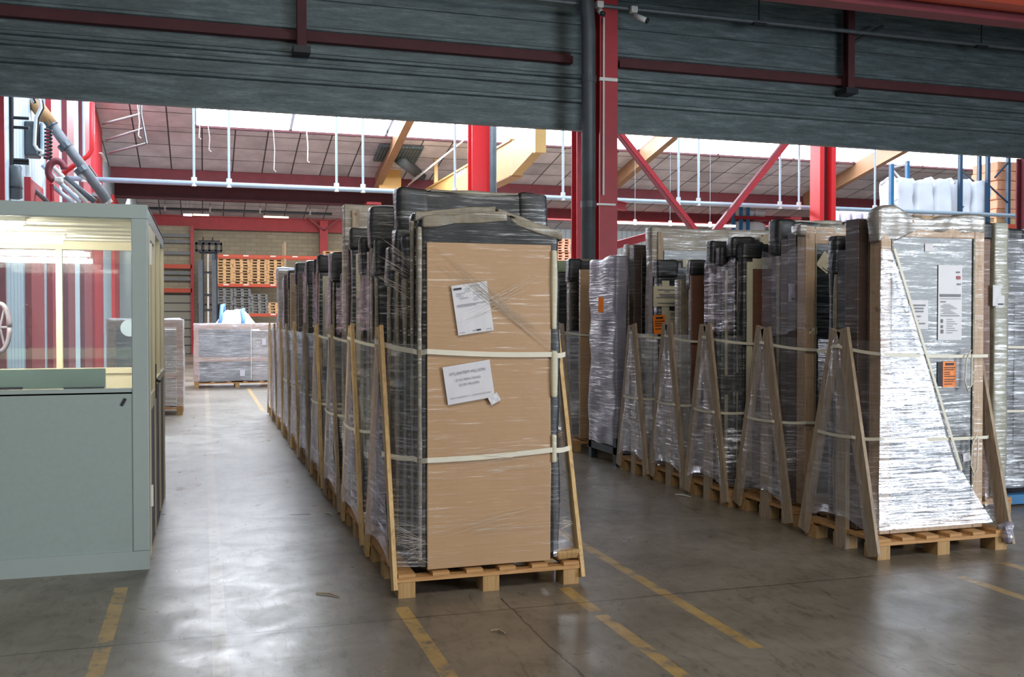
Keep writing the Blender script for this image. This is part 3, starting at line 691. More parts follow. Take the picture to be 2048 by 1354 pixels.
# wheel seen inside at the left edge
q = at(0, 655, 8.8); t = thing('hose_reel', (q.x, 8.8, q.z - .2), 'dusty hose reel at the left edge behind the booth glass', 'reel')
pts = [Vector((q.x + .07 * math.cos(a_ / 24 * 2 * math.pi), 8.8, q.z + .19 * math.sin(a_ / 24 * 2 * math.pi))) for a_ in range(25)]
MB().tube(pts, .02, 8).build('rim', M['mauve'], t, smooth=True)
for a_ in range(6): MB().tube([(q.x, 8.8, q.z), pts[a_ * 4]], .01, 6).build('spoke', M['mauve'], t)

# ------------------------------------------------------------ loads
PH = .145
def pallet_meshes(W, D):
    b = raw('block', MB().box(-.05, .05, -.07, .07, 0, .092), M['block'])
    st = raw('stringer', MB().box(0, W, -.05, .05, .092, .114), M['pallet'])
    dk = raw('deck_board', MB().box(-.05, .05, 0, D, .114, .138), M['pallet'])
    return b, st, dk
PMC = {}
def pallet(parent, x0, y0, W, D):
    key = (round(W, 2), round(D, 2))
    if key not in PMC: PMC[key] = pallet_meshes(W, D)
    b, st, dk = PMC[key]; base = Vector((x0, y0, 0)) - WL[parent]
    mb = MB()
    for y in (.05, D / 2, D - .05): mb.box(x0, x0 + W, y0 + y - .05, y0 + y + .05, .093, .115)
    p_ = mb.build('pallet', M['pallet'], parent)
    for y in (.075, D / 2, D - .075):
        for x in (.055, W / 2, W - .055): inst(b, 'block', p_, base + Vector((x, y, 0)))
    n = 6
    for i in range(n): inst(dk, 'deck_board', p_, base + Vector((.055 + (W - .11) * i / (n - 1), 0, 0)))
    return p_
def aframe(parent, x, y0, D, zt, post, m, w=.085, seed=0):
    # side A-frame in the plane x: two leaning planks and, often, a middle post
    rd = random.Random(seed); mid = y0 + D / 2 + rd.uniform(-.02, .02)
    for sgn, y in ((-1, y0 + .015), (1, y0 + D - .015)):
        MB().bar((x, y, .02 + rd.uniform(0, .03)), (x, mid + sgn * .035, zt + rd.uniform(-.03, .02)), .024, w, (1, 0, 0)).build('a_frame_plank', m, parent)
    if post: MB().bar((x + .03, mid, 0), (x + .03, mid, zt - .12), .035, w, (1, 0, 0)).build('a_frame_post', m, parent)
    return mid
def package(parent, kind, x0, x1, y0, y1, z1, seed=0, z0=PH):
    W = x1 - x0; H = z1 - z0
    if kind == 'peak':
        def pf(Q, P):
            k = (P.x - x0) / W; tz = max(0, min(1, (P.z - z0 - H * .8) / (H * .2)))
            dz = .05 * min(1, k / .62) if k < .62 else .035 - .10 * (k - .62) / .38
            return (Q.x, Q.y, Q.z + tz * dz)
        o = MB().soft(x0, x1, y0, y1, z0, z1, .06, .008, .03, seed, 4, pf).build('door_package', M['foam'], parent, smooth=True)
        def pf2(Q, P):
            k = (P.x - x0) / W; dz = .05 * min(1, k / .62) if k < .62 else .035 - .10 * (k - .62) / .38
            return (Q.x, Q.y, Q.z + dz)
        MB().soft(x0 + .02, x0 + W * .61, y0 - .008, y1 + .004, z1 - .05, z1 + .008, .05, .007, .006, seed + 3, 9, pf2).build('top_padding', M['foam_edge'], o, smooth=True)
        MB().soft(x0 + W * .63, x1 + .01, y0 - .008, y1 + .004, z1 - .045, z1 + .008, .05, .007, .006, seed + 8, 9, pf2).build('top_padding', M['foam_edge'], o, smooth=True)
        MB().soft(x0 - .012, x0 + .012, y0 - .006, y0 + .02, z0 + .05, z1 - .05, .12, .006, .008, seed + 3, 4).build('edge_guard', M['foam_edge'], o, smooth=True)
        return o
    if kind == 'panel':
        o = MB().soft(x0, x1, y0, y1, z0, z1, .13, .006, .03, seed, 3).build('door_package', M['foam'], parent, smooth=True)
        MB().box(x0 + .035, x0 + .09, y0 - .012, y0, z0 + .1, z1 - .16).box(x0 + .09, x1 - .05, y0 - .012, y0, z1 - .22, z1 - .12).build('packing_strip', M['whiteboard'], o)
        MB().box(x0 + .09, x1 - .05, y0 - .010, y0, z0 + .05, z1 - .22).build('brown_sheet', M['cardboard_dark'], o)
        MB().soft(x0 - .012, x0 + .2, y0 - .014, y1 + .012, z1 - .14, z1 + .014, .08, .008, .03, seed + 2, 6).build('corner_protector', M['foam'], o, smooth=True)
        return o
    if kind == 'foam':
        o = MB().soft(x0, x1, y0, y1, z0, z1, .13, .008, .03, seed, 3).build('door_package', M['foam'], parent, smooth=True)
        ph = H * .13
        for a, b in ((x0 - .015, x0 + W * .2), (x1 - W * .2, x1 + .015)):
            MB().soft(a, b, y0 - .012, y1 + .012, z1 - ph, z1 + .014, .08, .008, .03, seed + 2, 6).build('corner_protector', M['foam'], o, smooth=True)
        MB().soft(x0 + W * .2, x1 - W * .2, y0 + .005, y1 - .005, z1 - .02, z1 + .012, .08, .008, .01, seed + 5, 5).build('top_padding', M['foam_edge'], o, smooth=True)
        MB().soft(x0 - .012, x0 + .012, y0 - .006, y0 + .02, z0 + .05, z1 - ph, .15, .006, .008, seed + 3, 4).build('edge_guard', M['foam_edge'], o, smooth=True)
        MB().box(x0 + .10, x1 - .10, y0 - .004, y0 + .004, z0 + .15, z1 - .18).build('glazing', M['glass_dark'], o)
    elif kind in ('frame', 'brown', 'grey'):
        fm = {'frame': M['frame_wood'], 'brown': M['brown'], 'grey': M['foam_grey']}[kind]; b = .085
        mb = MB().box(x0, x0 + b, y0, y1, z0, z1).box(x1 - b, x1, y0, y1, z0, z1).box(x0 + b, x1 - b, y0, y1, z1 - b * 1.6, z1).box(x0 + b, x1 - b, y0, y1, z0, z0 + b)
        o = mb.build('window_package', fm, parent, bevel=.006)
        MB().box(x0 + b, x1 - b, y0 + .006, y1 - .02, z0 + b, z1 - b * 1.6).build('glazing', M['glass_dark'] if kind != 'grey' else M['glass_grey'], o)
        MB().box(x0 + b, x0 + b + .012, y0 - .004, y0 + .02, z0 + b, z1 - b * 1.6).box(x1 - b - .012, x1 - b, y0 - .004, y0 + .02, z0 + b, z1 - b * 1.6).build('glazing_bead', M['foam_edge'], o)
    elif kind == 'guard':
        o = MB().soft(x0, x1, y0, y1, z0, z1, .14, .005, .02, seed, 3).build('window_package', M['glass_dark'], parent, smooth=True)
        for a, b in ((x0 - .015, x0 + W * .25), (x1 - W * .25, x1 + .015)):
            MB().soft(a, b, y0 - .015, y1 + .015, z1 - .17, z1 + .015, .08, .008, .03, seed + 2, 6).build('corner_protector', M['foam'], o, smooth=True)
            zc_ = z0 + H * .42
            MB().soft(a, b, y0 - .015, y1 + .015, zc_ - .08, zc_ + .08, .08, .008, .03, seed + 4, 6).build('middle_protector', M['foam'], o, smooth=True)
        for z_a, z_b in ((z0 + .05, z0 + H * .38), (z0 + H * .46, z1 - .2)):
            MB().box(x0 + .03, x0 + .11, y0 - .02, y0 - .004, z_a, z_b).build('packing_strip', M['whiteboard'], o)
        MB().box(x0 + W * .3, x1 - W * .3, y0 - .02, y1 + .01, z1 - .06, z1 + .02).build('packing_strip', M['whiteboard'], o)
    elif kind == 'board':
        o = MB().soft(x0, x1, y0, y1, z0, z1, .3, .003, .006, seed, 2).build('cardboard_panel', M['cardboard'], parent)
    elif kind == 'darkboard':
        o = MB().soft(x0, x1, y0, y1, z0, z1, .3, .003, .008, seed, 2).build('brown_board', M['cardboard_dark'], parent)
        MB().soft(x0 - .01, x1 + .01, y0 - .01, y1 + .01, z1 - .12, z1 + .02, .1, .006, .02, seed, 5).build('top_padding', M['foam'], o, smooth=True)
    elif kind == 'lilac':
        o = MB().soft(x0, x1, y0, y1, z0, z1, .1, .02, .03, seed, 3.5).build('wrapped_slab', M['lilac'], parent, smooth=True)
    elif kind == 'crate':
        o = MB().soft(x0, x1, y0, y1, z0, z1, .14, .008, .02, seed, 2).build('wrapped_crate', M['beigewrap'], parent, smooth=True)
        MB().box(x0 + .07, x0 + .13, y0 - .016, y0 - .006, z0, z1 - .05).box(x1 - .13, x1 - .07, y0 - .016, y0 - .006, z0, z1 - .05).build('batten', M['plank'], o)
        MB().box(x0 + .14, x1 - .14, y0 - .016, y0 - .002, z1 - .75, z1 - .25).build('lid_panel', M['glass_grey'], o)
    return o
def strap_path(parent, pts, w=.03, m=None):
    # flat band through the points (closed when first == last)
    P = [Vector(p) for p in pts]; Q = []
    for a, b in zip(P[:-1], P[1:]):
        n = 6
        for i in range(n): Q.append(a.lerp(b, i / n) + Vector((0, 0, -.008 * math.sin(math.pi * i / n))))
    Q.append(P[-1]); mb = MB(); vs = []; cen = sum(P, Vector()) / len(P)
    for q in Q:
        o = (q - cen); o.z = 0; o.normalize(); tck = o * .0015
        vs += [q + Vector((0, 0, w / 2)), q - Vector((0, 0, w / 2)), q - Vector((0, 0, w / 2)) + tck, q + Vector((0, 0, w / 2)) + tck]
    fs = []
    for i in range(len(Q) - 1):
        for j in range(4): fs.append((4 * i + j, 4 * i + (j + 1) % 4, 4 * i + 4 + (j + 1) % 4, 4 * i + 4 + j))
    fs += [(0, 1, 2, 3), (len(vs) - 1, len(vs) - 2, len(vs) - 3, len(vs) - 4)]
    mb.add(vs, fs); return mb.build('strap', m or M['strap'], parent)
def load(x0, y0, W, D, label, pk, seed, zt=1.55, post=False, plank=None, film_m='film', front=True, straps=(1.42, .82), low=.17, sleeve=None, group='wrapped window loads', cover=False, pw=.085):
    t = thing('wrapped_pallet_load', (x0 + W / 2, y0 + D / 2, 0), label, 'wrapped pallet', group)
    pallet(t, x0, y0, W, D); rd = random.Random(seed)
    plank = plank or M['plank']
    mid = aframe(t, x0 - .014, y0, D, zt, post, plank, w=pw, seed=seed); aframe(t, x0 + W + .014, y0, D, zt, False, plank, w=pw, seed=seed + 50)
    pkb = []
    for i, p_ in enumerate(pk): package(t, *p_, seed=seed * 7 + i)
    xa = min(p_[1] for p_ in pk); xb = max(p_[2] for p_ in pk); ya = min(p_[3] for p_ in pk); yb = max(p_[4] for p_ in pk)
    z_lo, z_hi = low, zt - .05; k = D / 2 / zt
    yf = lambda z: y0 + .015 + k * z * .96
    yr = lambda z: y0 + D - .015 - k * z * .96
    nz = lambda x, y, z: noise.noise(Vector((x * 4 + seed, y * 4, z * 5))) * .012
    def side(xp, sg):
        def fn(u, v):
            z = z_lo + (z_hi - z_lo) * v; y = yf(z) + (yr(z) - yf(z)) * u; zb = z + (.0 if v > .01 else .10 * (1 - abs(2 * u - 1)))
            return (xp + sg * .018 + nz(u, y, z), y, zb)
        return fn
    fm = M[film_m]; fs_ = M['film_milky_lit'] if film_m == 'film_milky_lit' else M['film_side']
    MB().sheet(side(x0 - .014, -1), 8, 22).build('stretch_wrap', fs_, t, smooth=True); MB().sheet(side(x0 + W + .014, 1), 8, 22).build('stretch_wrap', fs_, t, smooth=True)
    if front:
        zf = z_hi - .04; f0 = pk[0]
        def skirt(v): return z_lo + (zf - z_lo) * v
        def fl(u, v):
            z = skirt(v); x = (x0 - .03) + (f0[1] - .012 - x0 + .03) * u; y = yf(z) + (f0[3] - .012 - yf(z)) * u
            return (x, y + nz(x, 2 * u, z), z)
        def fr_(u, v):
            z = skirt(v); x = f0[2] + .012 + (x0 + W + .03 - f0[2] - .012) * u; y = f0[3] - .012 + (yf(z) - (f0[3] - .012)) * u
            return (x, y + nz(x, 2 * u, z), z)
        MB().sheet(fl, 6, 22).build('stretch_wrap', fm, t, smooth=True); MB().sheet(fr_, 6, 22).build('stretch_wrap', fm, t, smooth=True)
        if cover: MB().sheet(lambda u, v: (f0[1] + (f0[2] - f0[1]) * u, f0[3] - .009 + nz(u * 3, 7, v * 3) * .2, skirt(v)), 10, 22).build('stretch_wrap', fm, t, smooth=True)
        MB().sheet(lambda u, v: (x0 - .03 + (xa - x0 + .02) * u, yr(skirt(v)) + (yb + .02 - yr(skirt(v))) * u, skirt(v)), 4, 20).build('stretch_wrap', fm, t, smooth=True)
    if sleeve:
        za, zb_ = sleeve
        MB().sheet(lambda u, v: (xa - .02 + nz(1, u * 3, v * 4), ya - .02 + (yb - ya + .04) * u, za + (zb_ - za) * v + .03 * math.sin(u * 7 + seed)), 10, 16).build('stretch_wrap', M['film'] if film_m != 'film_clear' else fm, t, smooth=True)
        if cover: MB().sheet(lambda u, v: (pk[0][1] - .02 + (pk[0][2] - pk[0][1] + .04) * u, pk[0][3] - .014 + nz(u * 3, 1, v * 4) * .2, za + (zb_ - za) * v + .02 * math.sin(u * 7 + seed)), 10, 16).build('stretch_wrap', fm, t, smooth=True)
    for z in straps:
        f0 = pk[0]
        pts = [(x0 - .04, mid if z > 1.2 else yf(z), z + .05 * (z > 1.2)), (f0[1] - .01, f0[3] - .026, z - .0), (f0[2] + .01, f0[3] - .026, z - .02), (x0 + W + .04, mid if z > 1.2 else yf(z), z - .02),
               (x0 + W + .04, mid + .02 if z > 1.2 else yr(z), z - .02), (xb + .01, yb + .03, z), (xa - .01, yb + .03, z), (x0 - .04, mid + .02 if z > 1.2 else yr(z), z + .05 * (z > 1.2)), (x0 - .04, mid if z > 1.2 else yf(z), z + .05 * (z > 1.2))]
        strap_path(t, pts, .022)
    return t
def sticker(parent, u0, v0, u1, v1, Y, m, name='paper_label', tilt=0.0, rules=(), label=None, ink='ink'):
    # paper sheet standing in the plane Y; corner pixels give its place and size, rules = printed lines (y0..1 from top, x from, x to)
    a, b = at(u0, v0, Y), at(u1, v1, Y); W, H = b.x - a.x, a.z - b.z; c = Vector(((a.x + b.x) / 2, Y, (a.z + b.z) / 2))
    ct, st = math.cos(tilt), math.sin(tilt)
    def pl(x, z, dy=0): return c + Vector((x * ct - z * st, dy, x * st + z * ct))
    mb = MB(); n = 6
    mb.sheet(lambda u, v: pl((u - .5) * W, (v - .5) * H, -.0015 * math.sin(u * 9) * math.sin(v * 7)), n, n)
    k = len(mb.v); mb.sheet(lambda u, v: pl((.5 - u) * W, (v - .5) * H, .003), 1, 1)
    o = mb.build(name, m, parent)
    if label: o['label'] = label
    if rules:
        rb = MB()
        for (yy, xa, xb, th) in rules:
            z0, z1 = (.5 - yy) * H, (.5 - yy - th) * H
            rb.add([pl((xa - .5) * W, z1, -.005), pl((xb - .5) * W, z1, -.005), pl((xb - .5) * W, z0, -.005), pl((xa - .5) * W, z0, -.005)], [(0, 1, 2, 3)])
        rb.build('printed_lines', M[ink], o)
    return o, pl

# ---- left row, nearest load: cardboard front and black foam-edged doors
LX, LW = 1.055, 1.12
Y0 = 5.56
L1 = [('board', at(853, 600, 5.60).x, at(1101, 600, 5.60).x, 5.59, 5.605, 2.05),
      ('peak', 1.20, 2.07, 5.62, 5.74, 2.19), ('peak', 1.185, 2.03, 5.76, 5.88, 2.235),
      ('foam', 1.17, 2.06, 5.90, 6.02, 2.10), ('foam', 1.15, 2.08, 6.04, 6.18, 2.16), ('foam', 1.13, 2.08, 6.20, 6.32, 2.06), ('foam', 1.23, 2.24, 6.36, 6.5, 2.45)]
t = load(LX, Y0, LW, 1.05, 'nearest load of the left row, with cardboard front and two white papers', L1, 1, plank=M['plank_light'], film_m='film', straps=(), front=True)
yfr = 5.575
q1, q2 = at(752, 682, 6.0), at(1110, 709, yfr)
strap_path(t, [(LX - .04, 6.09, at(752, 682, 6.09).z), (1.17, 5.66, at(845, 702, 5.66).z), (L1[0][1], 5.575, at(853, 703, 5.575).z), (L1[0][2], 5.575, at(1100, 709, 5.575).z), (2.10, 5.62, q2.z)], .030)
strap_path(t, [(LX - .04, 5.84, .80), (1.17, 5.66, .79), (L1[0][1], 5.575, at(853, 921, 5.575).z), (L1[0][2], 5.575, at(1100, 900, 5.575).z), (2.13, 5.62, .82)], .030)
o, pl = sticker(t, 909, 566, 981, 666, 5.574, M['paper'], 'delivery_note', R(8.5))
W_, H_ = (at(981, 600, 5.574).x - at(909, 600, 5.574).x), (at(940, 566, 5.574).z - at(940, 666, 5.574).z)
rb = MB()
def bars(rb, pl, lst, W, H):
    for (yy, xa, xb, th) in lst:
        z0, z1 = (.5 - yy) * H, (.5 - yy - th) * H
        rb.add([pl((xa - .5) * W, z1, -.006), pl((xb - .5) * W, z1, -.006), pl((xb - .5) * W, z0, -.006), pl((xa - .5) * W, z0, -.006)], [(0, 1, 2, 3)])
bars(rb, pl, [(.06, .05, .27, .035), (.93, .52, .64, .028)], W_, H_); rb.build('logo_block', M['ink_dark'], o)
rb = MB(); bars(rb, pl, [(.05, .5, .8, .008), (.09, .35, .52, .006), (.12, .35, .48, .006), (.15, .35, .5, .006), (.17, .1, .35, .008), (.20, .1, .25, .006), (.23, .1, .3, .006), (.27, .18, .42, .01), (.18, .6, .85, .008), (.22, .55, .7, .006), (.25, .68, .82, .01), (.28, .58, .75, .006), (.31, .55, .85, .006), (.34, .55, .7, .006), (.40, .08, .88, .012), (.43, .08, .62, .01), (.95, .05, .2, .008), (.94, .42, .5, .012), (.95, .8, .95, .008)], W_, H_)
rb.build('printed_lines', M['ink'], o)
o, pl = sticker(t, 890, 727, 985, 801, 5.573, M['paper'], 'address_label', R(8.5))
text_mesh('printed_text', [('ATLANTEM HILLION', .024, 0, .062), ('ZI DU BEAU SOLEIL', .018, 0, .022), ('22120 HILLION', .019, 0, -.008), ('MULTI TRANSPORT 22 - CHARGE DE RECULON', .0115, 0, -.078)], lambda x, y: pl(x, y, -.006), M['ink'], o)
o, pl = sticker(t, 978, 789, 999, 806, 5.571, M['paper'], 'tape_flap', R(28))
# white foam edge blocks on the right of the nearest load
for (v0, v1) in ((702, 795), (868, 925), (500, 660)):
    a, b = at(1102, v0, 5.59), at(1113, v1, 5.59)
    MB().soft(a.x, b.x, 5.57, 5.61, b.z, a.z, .04, .004, .012, v0).build('edge_protector', M['whiteboard'], t, smooth=True)
def folds(lines, m, Y, rad=.0011, n=1, spread=0, seed=1):
    rd = random.Random(seed); mb = MB()
    for (u0, v0, u1, v1) in lines:
        for k in range(n):
            o0, o1 = rd.uniform(-spread, spread), rd.uniform(-spread, spread); a0 = rd.uniform(0, .5); a1 = rd.uniform(.6, 1)
            p, q = at(u0 + o0 * .3, v0 + o0, Y), at(u1 + o1 * .3, v1 + o1, Y); mb.tube([p.lerp(q, a0), p.lerp(q, (a0 + a1) / 2) + Vector((0, -.001, .001)), p.lerp(q, a1)], [rad * .4, rad, rad * .4], 5)
    return mb
folds([(862, 500, 1105, 690)], 0, 5.572, .0007, 30, 26, 2).build('film_folds', M['foldfilm'], t)
folds([(860, 1060, 1105, 1030), (860, 925, 1105, 905), (900, 640, 1100, 560)], 0, 5.572, .0006, 14, 26, 3).build('film_folds', M['foldfilm'], t)
folds([(757, 480, 838, 540), (757, 520, 838, 560), (757, 560, 838, 600), (760, 610, 838, 625)], 0, 5.76, .0007, 12, 16, 4).build('film_folds', M['foldfilm'], t)
folds([(790, 1110, 860, 1105), (775, 1060, 860, 1070)], 0, 5.56, .0007, 16, 28, 5).build('film_folds', M['foldfilm'], t)
folds([(1112, 1050, 1148, 1040)], 0, 5.56, .0016, 10, 14, 6).build('film_folds', M['foldfilm'], t)
q = at(1133, 1112, 5.62)
tag(MB().soft(q.x - .075, q.x + .075, 5.58, 5.68, PH - .006, PH + .055, .03, .010, .012, 3, 12).build('wood_offcut', M['block'], smooth=True), 'rough wood offcut lying on the right front corner of the nearest pallet', 'wood offcut')

# ---- the rest of the left row
LR = [
 (6.78, [('foam', 1.16, 2.1, 6.86, 6.98, 2.15), ('foam', 1.15, 2.1, 7.0, 7.12, 2.40), ('brown', 1.15, 2.1, 7.14, 7.24, 2.1), ('grey', 1.16, 2.1, 7.26, 7.36, 2.0), ('foam', 1.14, 2.1, 7.4, 7.52, 2.2)], 'wrapped load of black foam-edged doors, second in the left row', False),
 (7.98, [('guard', 1.16, 2.1, 8.06, 8.18, 2.34), ('brown', 1.15, 2.1, 8.2, 8.3, 2.2), ('crate', 1.13, 2.12, 8.34, 8.5, 2.58), ('foam', 1.16, 2.1, 8.54, 8.66, 2.0)], 'wrapped load with a very tall brown crate, third in the left row', False),
 (9.15, [('foam', 1.16, 2.1, 9.25, 9.37, 2.22), ('brown', 1.15, 2.1, 9.4, 9.5, 2.0), ('lilac', 1.15, 2.1, 9.54, 9.66, 2.25)], 'wrapped load with greyish wrapped slab at its back, fourth in the left row', True),
 (10.32, [('guard', 1.16, 2.1, 10.4, 10.52, 2.26), ('frame', 1.15, 2.1, 10.56, 10.66, 2.2), ('foam', 1.15, 2.1, 10.7, 10.8, 2.24)], 'wrapped load with a pale board strip, fifth in the left row', True),
 (11.5, [('foam', 1.16, 2.1, 11.6, 11.72, 2.28), ('crate', 1.15, 2.1, 11.75, 11.87, 2.24)], 'wrapped load with a black top, sixth in the left row', False),
 (12.7, [('brown', 1.16, 2.1, 12.8, 12.92, 2.2), ('foam', 1.15, 2.1, 12.95, 13.07, 2.33)], 'wrapped load of brown frames, seventh in the left row', True),
 (13.85, [('frame', 1.16, 2.1, 13.95, 14.07, 2.25), ('foam', 1.15, 2.1, 14.1, 14.2, 2.3)], 'wrapped load of wooden frames, eighth in the left row', True),
 (15.0, [('brown', 1.16, 2.1, 15.1, 15.22, 2.28), ('lilac', 1.15, 2.1, 15.25, 15.4, 2.25)], 'wrapped load of brown windows, ninth and last but one in the left row', False),
 (16.15, [('crate', 1.16, 2.1, 16.25, 16.4, 2.4), ('lilac', 1.15, 2.1, 16.45, 16.6, 2.45)], 'farthest wrapped load of the left row', True)]
for i, (y, pk, lab, post) in enumerate(LR):
    load(LX, y, LW, 1.02, lab, pk, 11 + i, post=post, plank=M['plank'] if i % 2 else M['plank_light'], film_m='film_milky_lit' if i > 2 else 'film', straps=(1.42, .82) if i < 6 else (1.42,), sleeve=(1.5, min(p_[5] for p_ in pk) - .1) if i < 5 else None)

# ---- right row
RX, RW = 4.27, 1.08
R1 = [('frame', 4.36, 5.22, 5.60, 5.72, 2.30), ('brown', 4.31, 5.2, 5.78, 5.92, 2.30), ('grey', 4.36, 5.2, 5.96, 6.08, 2.1), ('foam', 4.37, 5.2, 6.1, 6.2, 2.2)]
t = load(RX, 5.50, RW, .84, 'wrapped load with glaring taut film and an orange notice, nearest of the right row', R1, 31, post=True, film_m='film_clear', straps=(1.37, .80), pw=.115)
# taut glaring film with a slanting free edge
def tf(u, v):
    z = .18 + (2.08 - .18) * v; xe = at(1785 + (1925 - 1785) * (1 - (z - .55) / (2.08 - .55)) if z > .55 else 1925 + 62 * (.55 - z) / .37, 700, 5.58).x; xl_ = 4.34
    return (xl_ + (xe - xl_) * u, 5.574 + .004 * math.sin(u * 5 + v * 9) + .006 * noise.noise(Vector((u * 4, v * 9, 2))), z)
MB().sheet(tf, 16, 40).build('taut_film', M['film_bright'], t, smooth=True)
e0, e1 = Vector(tf(1, 1)), at(1922, 940, 5.565)
MB().bar(e0 + Vector((0, -.01, 0)), (e1.x, 5.56, e1.z), .004, .02, (0, 1, 0)).build('film_edge', M['strap'], t)
# crumpled film over the head of the load
def headf(Q, P):
    k = (P.x - 4.33) / .91; tz = max(0, (P.z - 2.2) / .12)
    return (Q.x, Q.y, Q.z + tz * (.05 * math.exp(-((k - .12) / .12) ** 2) - .035 * math.exp(-((k - .5) / .2) ** 2) + .02 * k) - (1 - tz) * .08 * math.exp(-((k - .05) / .2) ** 2))
MB().soft(4.33, 5.235, 5.588, 5.73, 2.2, 2.32, .05, .012, .03, 5, 9, headf).build('crumpled_film', M['crumple'], t, smooth=True)
o, pl = sticker(t, 1877, 530, 1923, 680, 5.600, M['paper'], 'delivery_note', 0)
W_, H_ = (at(1923, 600, 5.565).x - at(1877, 600, 5.565).x), (at(1900, 530, 5.565).z - at(1900, 680, 5.565).z)
rb = MB(); bars(rb, pl, [(.385, .06, .95, .035), (.48, .08, .3, .014), (.08, .75, .9, .02), (.24, .8, .95, .02)], W_, H_); rb.build('picture_strip', M['ink'], o)
rb = MB(); bars(rb, pl, [(.14, .77, .93, .045)], W_, H_); rb.build('red_mark', M['red'], o)
rb = MB(); bars(rb, pl, [(.52 + .018 * i, .1 if i % 3 else .2, .5 + .1 * (i % 4), .006) for i in range(8)] + [(.67, .08, .9, .01)] + [(.72 + .03 * i, .35, .6 + .1 * (i % 3), .007) for i in range(7)] + [(.445, .05, .97, .006), (.72, .1, .18, .05), (.8, .1, .18, .04), (.86, .1, .2, .05)], W_, H_); rb.build('printed_lines', M['ink'], o)
o, pl = sticker(t, 1818, 600, 1856, 658, 5.601, M['paper'], 'address_label', 0)
rb = MB(); bars(rb, pl, [(.14, .1, .85, .05), (.25, .1, .75, .05), (.36, .2, .75, .05), (.54, .2, .6, .04), (.7, .3, .5, .03), (.8, .1, .85, .04)], .15, .19); rb.build('printed_lines', M['ink'], o)
o, pl = sticker(t, 1886, 723, 1912, 774, 5.600, M['orange_paper'], 'orange_notice', 0, [(.06, .2, .8, .09), (.22, .1, .9, .03), (.3, .1, .8, .03), (.4, .1, .5, .03), (.48, .1, .5, .03), (.56, .1, .9, .03), (.68, .1, .85, .03), (.76, .1, .8, .03), (.86, .1, .7, .03)], ink='ink_dark')
sticker(t, 1875, 724, 1885, 773, 5.601, M['ink_dark'], 'dark_tag', 0)
sticker(t, 1926, 906, 1941, 922, 5.601, M['paper'], 'small_label', R(10))
sticker(t, 1850, 487, 1866, 503, 5.601, M['paper'], 'small_label', 0)
# hanging cord loops
for (u, v0, v1) in ((1938, 700, 782), (1950, 868, 950)):
    MB().tube([at(u + 4, v0, 5.55), at(u - 5, v0 + 20, 5.55), at(u - 8, v1 - 20, 5.55), at(u - 2, v1, 5.55), at(u + 5, v1 - 12, 5.55), at(u + 6, v0 + 8, 5.55)], .0055, 6).build('cord_loop', M['strap'], t, smooth=True)
# rolled film gathered at the right front foot
q = at(2013, 1062, 5.5)
MB().soft(q.x - .05, q.x + .06, 5.46, 5.56, .06, .18, .03, .02, .04, 2, 14).build('film_bunch', M['lilac'], t, smooth=True)

t = load(RX + .06, 6.60, RW, .80, 'wrapped load with dark slatted glass and a tilted pale paper, second in the right row', [('frame', 4.49, 5.35, 6.66, 6.78, 2.33), ('brown', 4.50, 5.3, 6.81, 6.93, 2.30), ('brown', 4.52, 5.3, 6.96, 7.06, 2.26), ('foam', 4.53, 5.3, 7.10, 7.24, 2.42)], 32, post=True, film_m='film_clear', straps=(1.37, .80), pw=.115, sleeve=(1.5, 2.15))
MB().soft(4.44, 5.36, 6.665, 6.82, 2.26, 2.35, .08, .012, .03, 8, 6).build('crumpled_film', M['crumple'], t, smooth=True)
o, pl = sticker(t, 1638, 508, 1665, 542, 6.66, M['beige_paper'], 'tilted_paper', R(-35), [(.85, .45, .9, .05)])
sticker(t, 1618, 655, 1634, 668, 6.66, M['beige_paper'], 'small_label')
o, pl = sticker(t, 1577, 567, 1592, 603, 6.82, M['lilac'], 'grey_label', 0, [(.8, .4, .8, .08)], ink='ink_dark')
t = load(RX, 7.46, RW, .74, 'wrapped load with a brown board front and black foam heads, third in the right row', [('panel', 4.43, 5.25, 7.50, 7.6, 2.26), ('guard', 4.41, 5.25, 7.62, 7.73, 2.31), ('guard', 4.37, 5.25, 7.76, 7.86, 2.24), ('foam', 4.36, 5.25, 7.9, 8.0, 2.3)], 33, post=True, film_m='film', straps=(1.40, .80), pw=.11, sleeve=(1.5, 2.1))
o, pl = sticker(t, 1476, 593, 1493, 630, 7.59, M['beige_paper'], 'grey_label', 0, [(.85, .5, .9, .08)], ink='ink_dark')
t = load(RX + .02, 8.26, RW, .74, 'wrapped load with a plain brown board behind the leaning planks, fourth in the right row', [('darkboard', 4.37, 5.25, 8.32, 8.36, 2.14), ('foam', 4.42, 5.25, 8.40, 8.50, 2.16), ('crate', 4.42, 5.25, 8.66, 8.78, 2.0)], 34, post=True, film_m='film_milky_lit', straps=(1.40, .80), pw=.11)
t = load(RX, 9.04, RW, .72, 'fifth load of the right row, with typed notice, orange notice and tall pale crate', [('guard', 4.42, 5.30, 9.12, 9.24, 2.2), ('brown', 4.44, 5.3, 9.3, 9.4, 2.1), ('crate', 4.50, 5.95, 9.46, 9.62, 2.58)], 35, post=True, film_m='film_milky_lit', straps=(1.42, .80), pw=.10)
o, pl = sticker(t, 1307, 572, 1361, 613, 9.09, M['beige_paper'], 'typed_notice', 0, [(.16, .15, .85, .05), (.25, .4, .6, .04), (.38, .2, .8, .05), (.46, .25, .8, .05), (.54, .1, .95, .05), (.82, .15, .85, .04)])
o, pl = sticker(t, 1307, 630, 1331, 668, 9.085, M['orange_paper'], 'orange_notice', R(3), [(.1, .2, .8, .1), (.3, .1, .9, .04), (.42, .1, .8, .04), (.54, .1, .9, .04), (.7, .1, .8, .04)], ink='ink_dark')
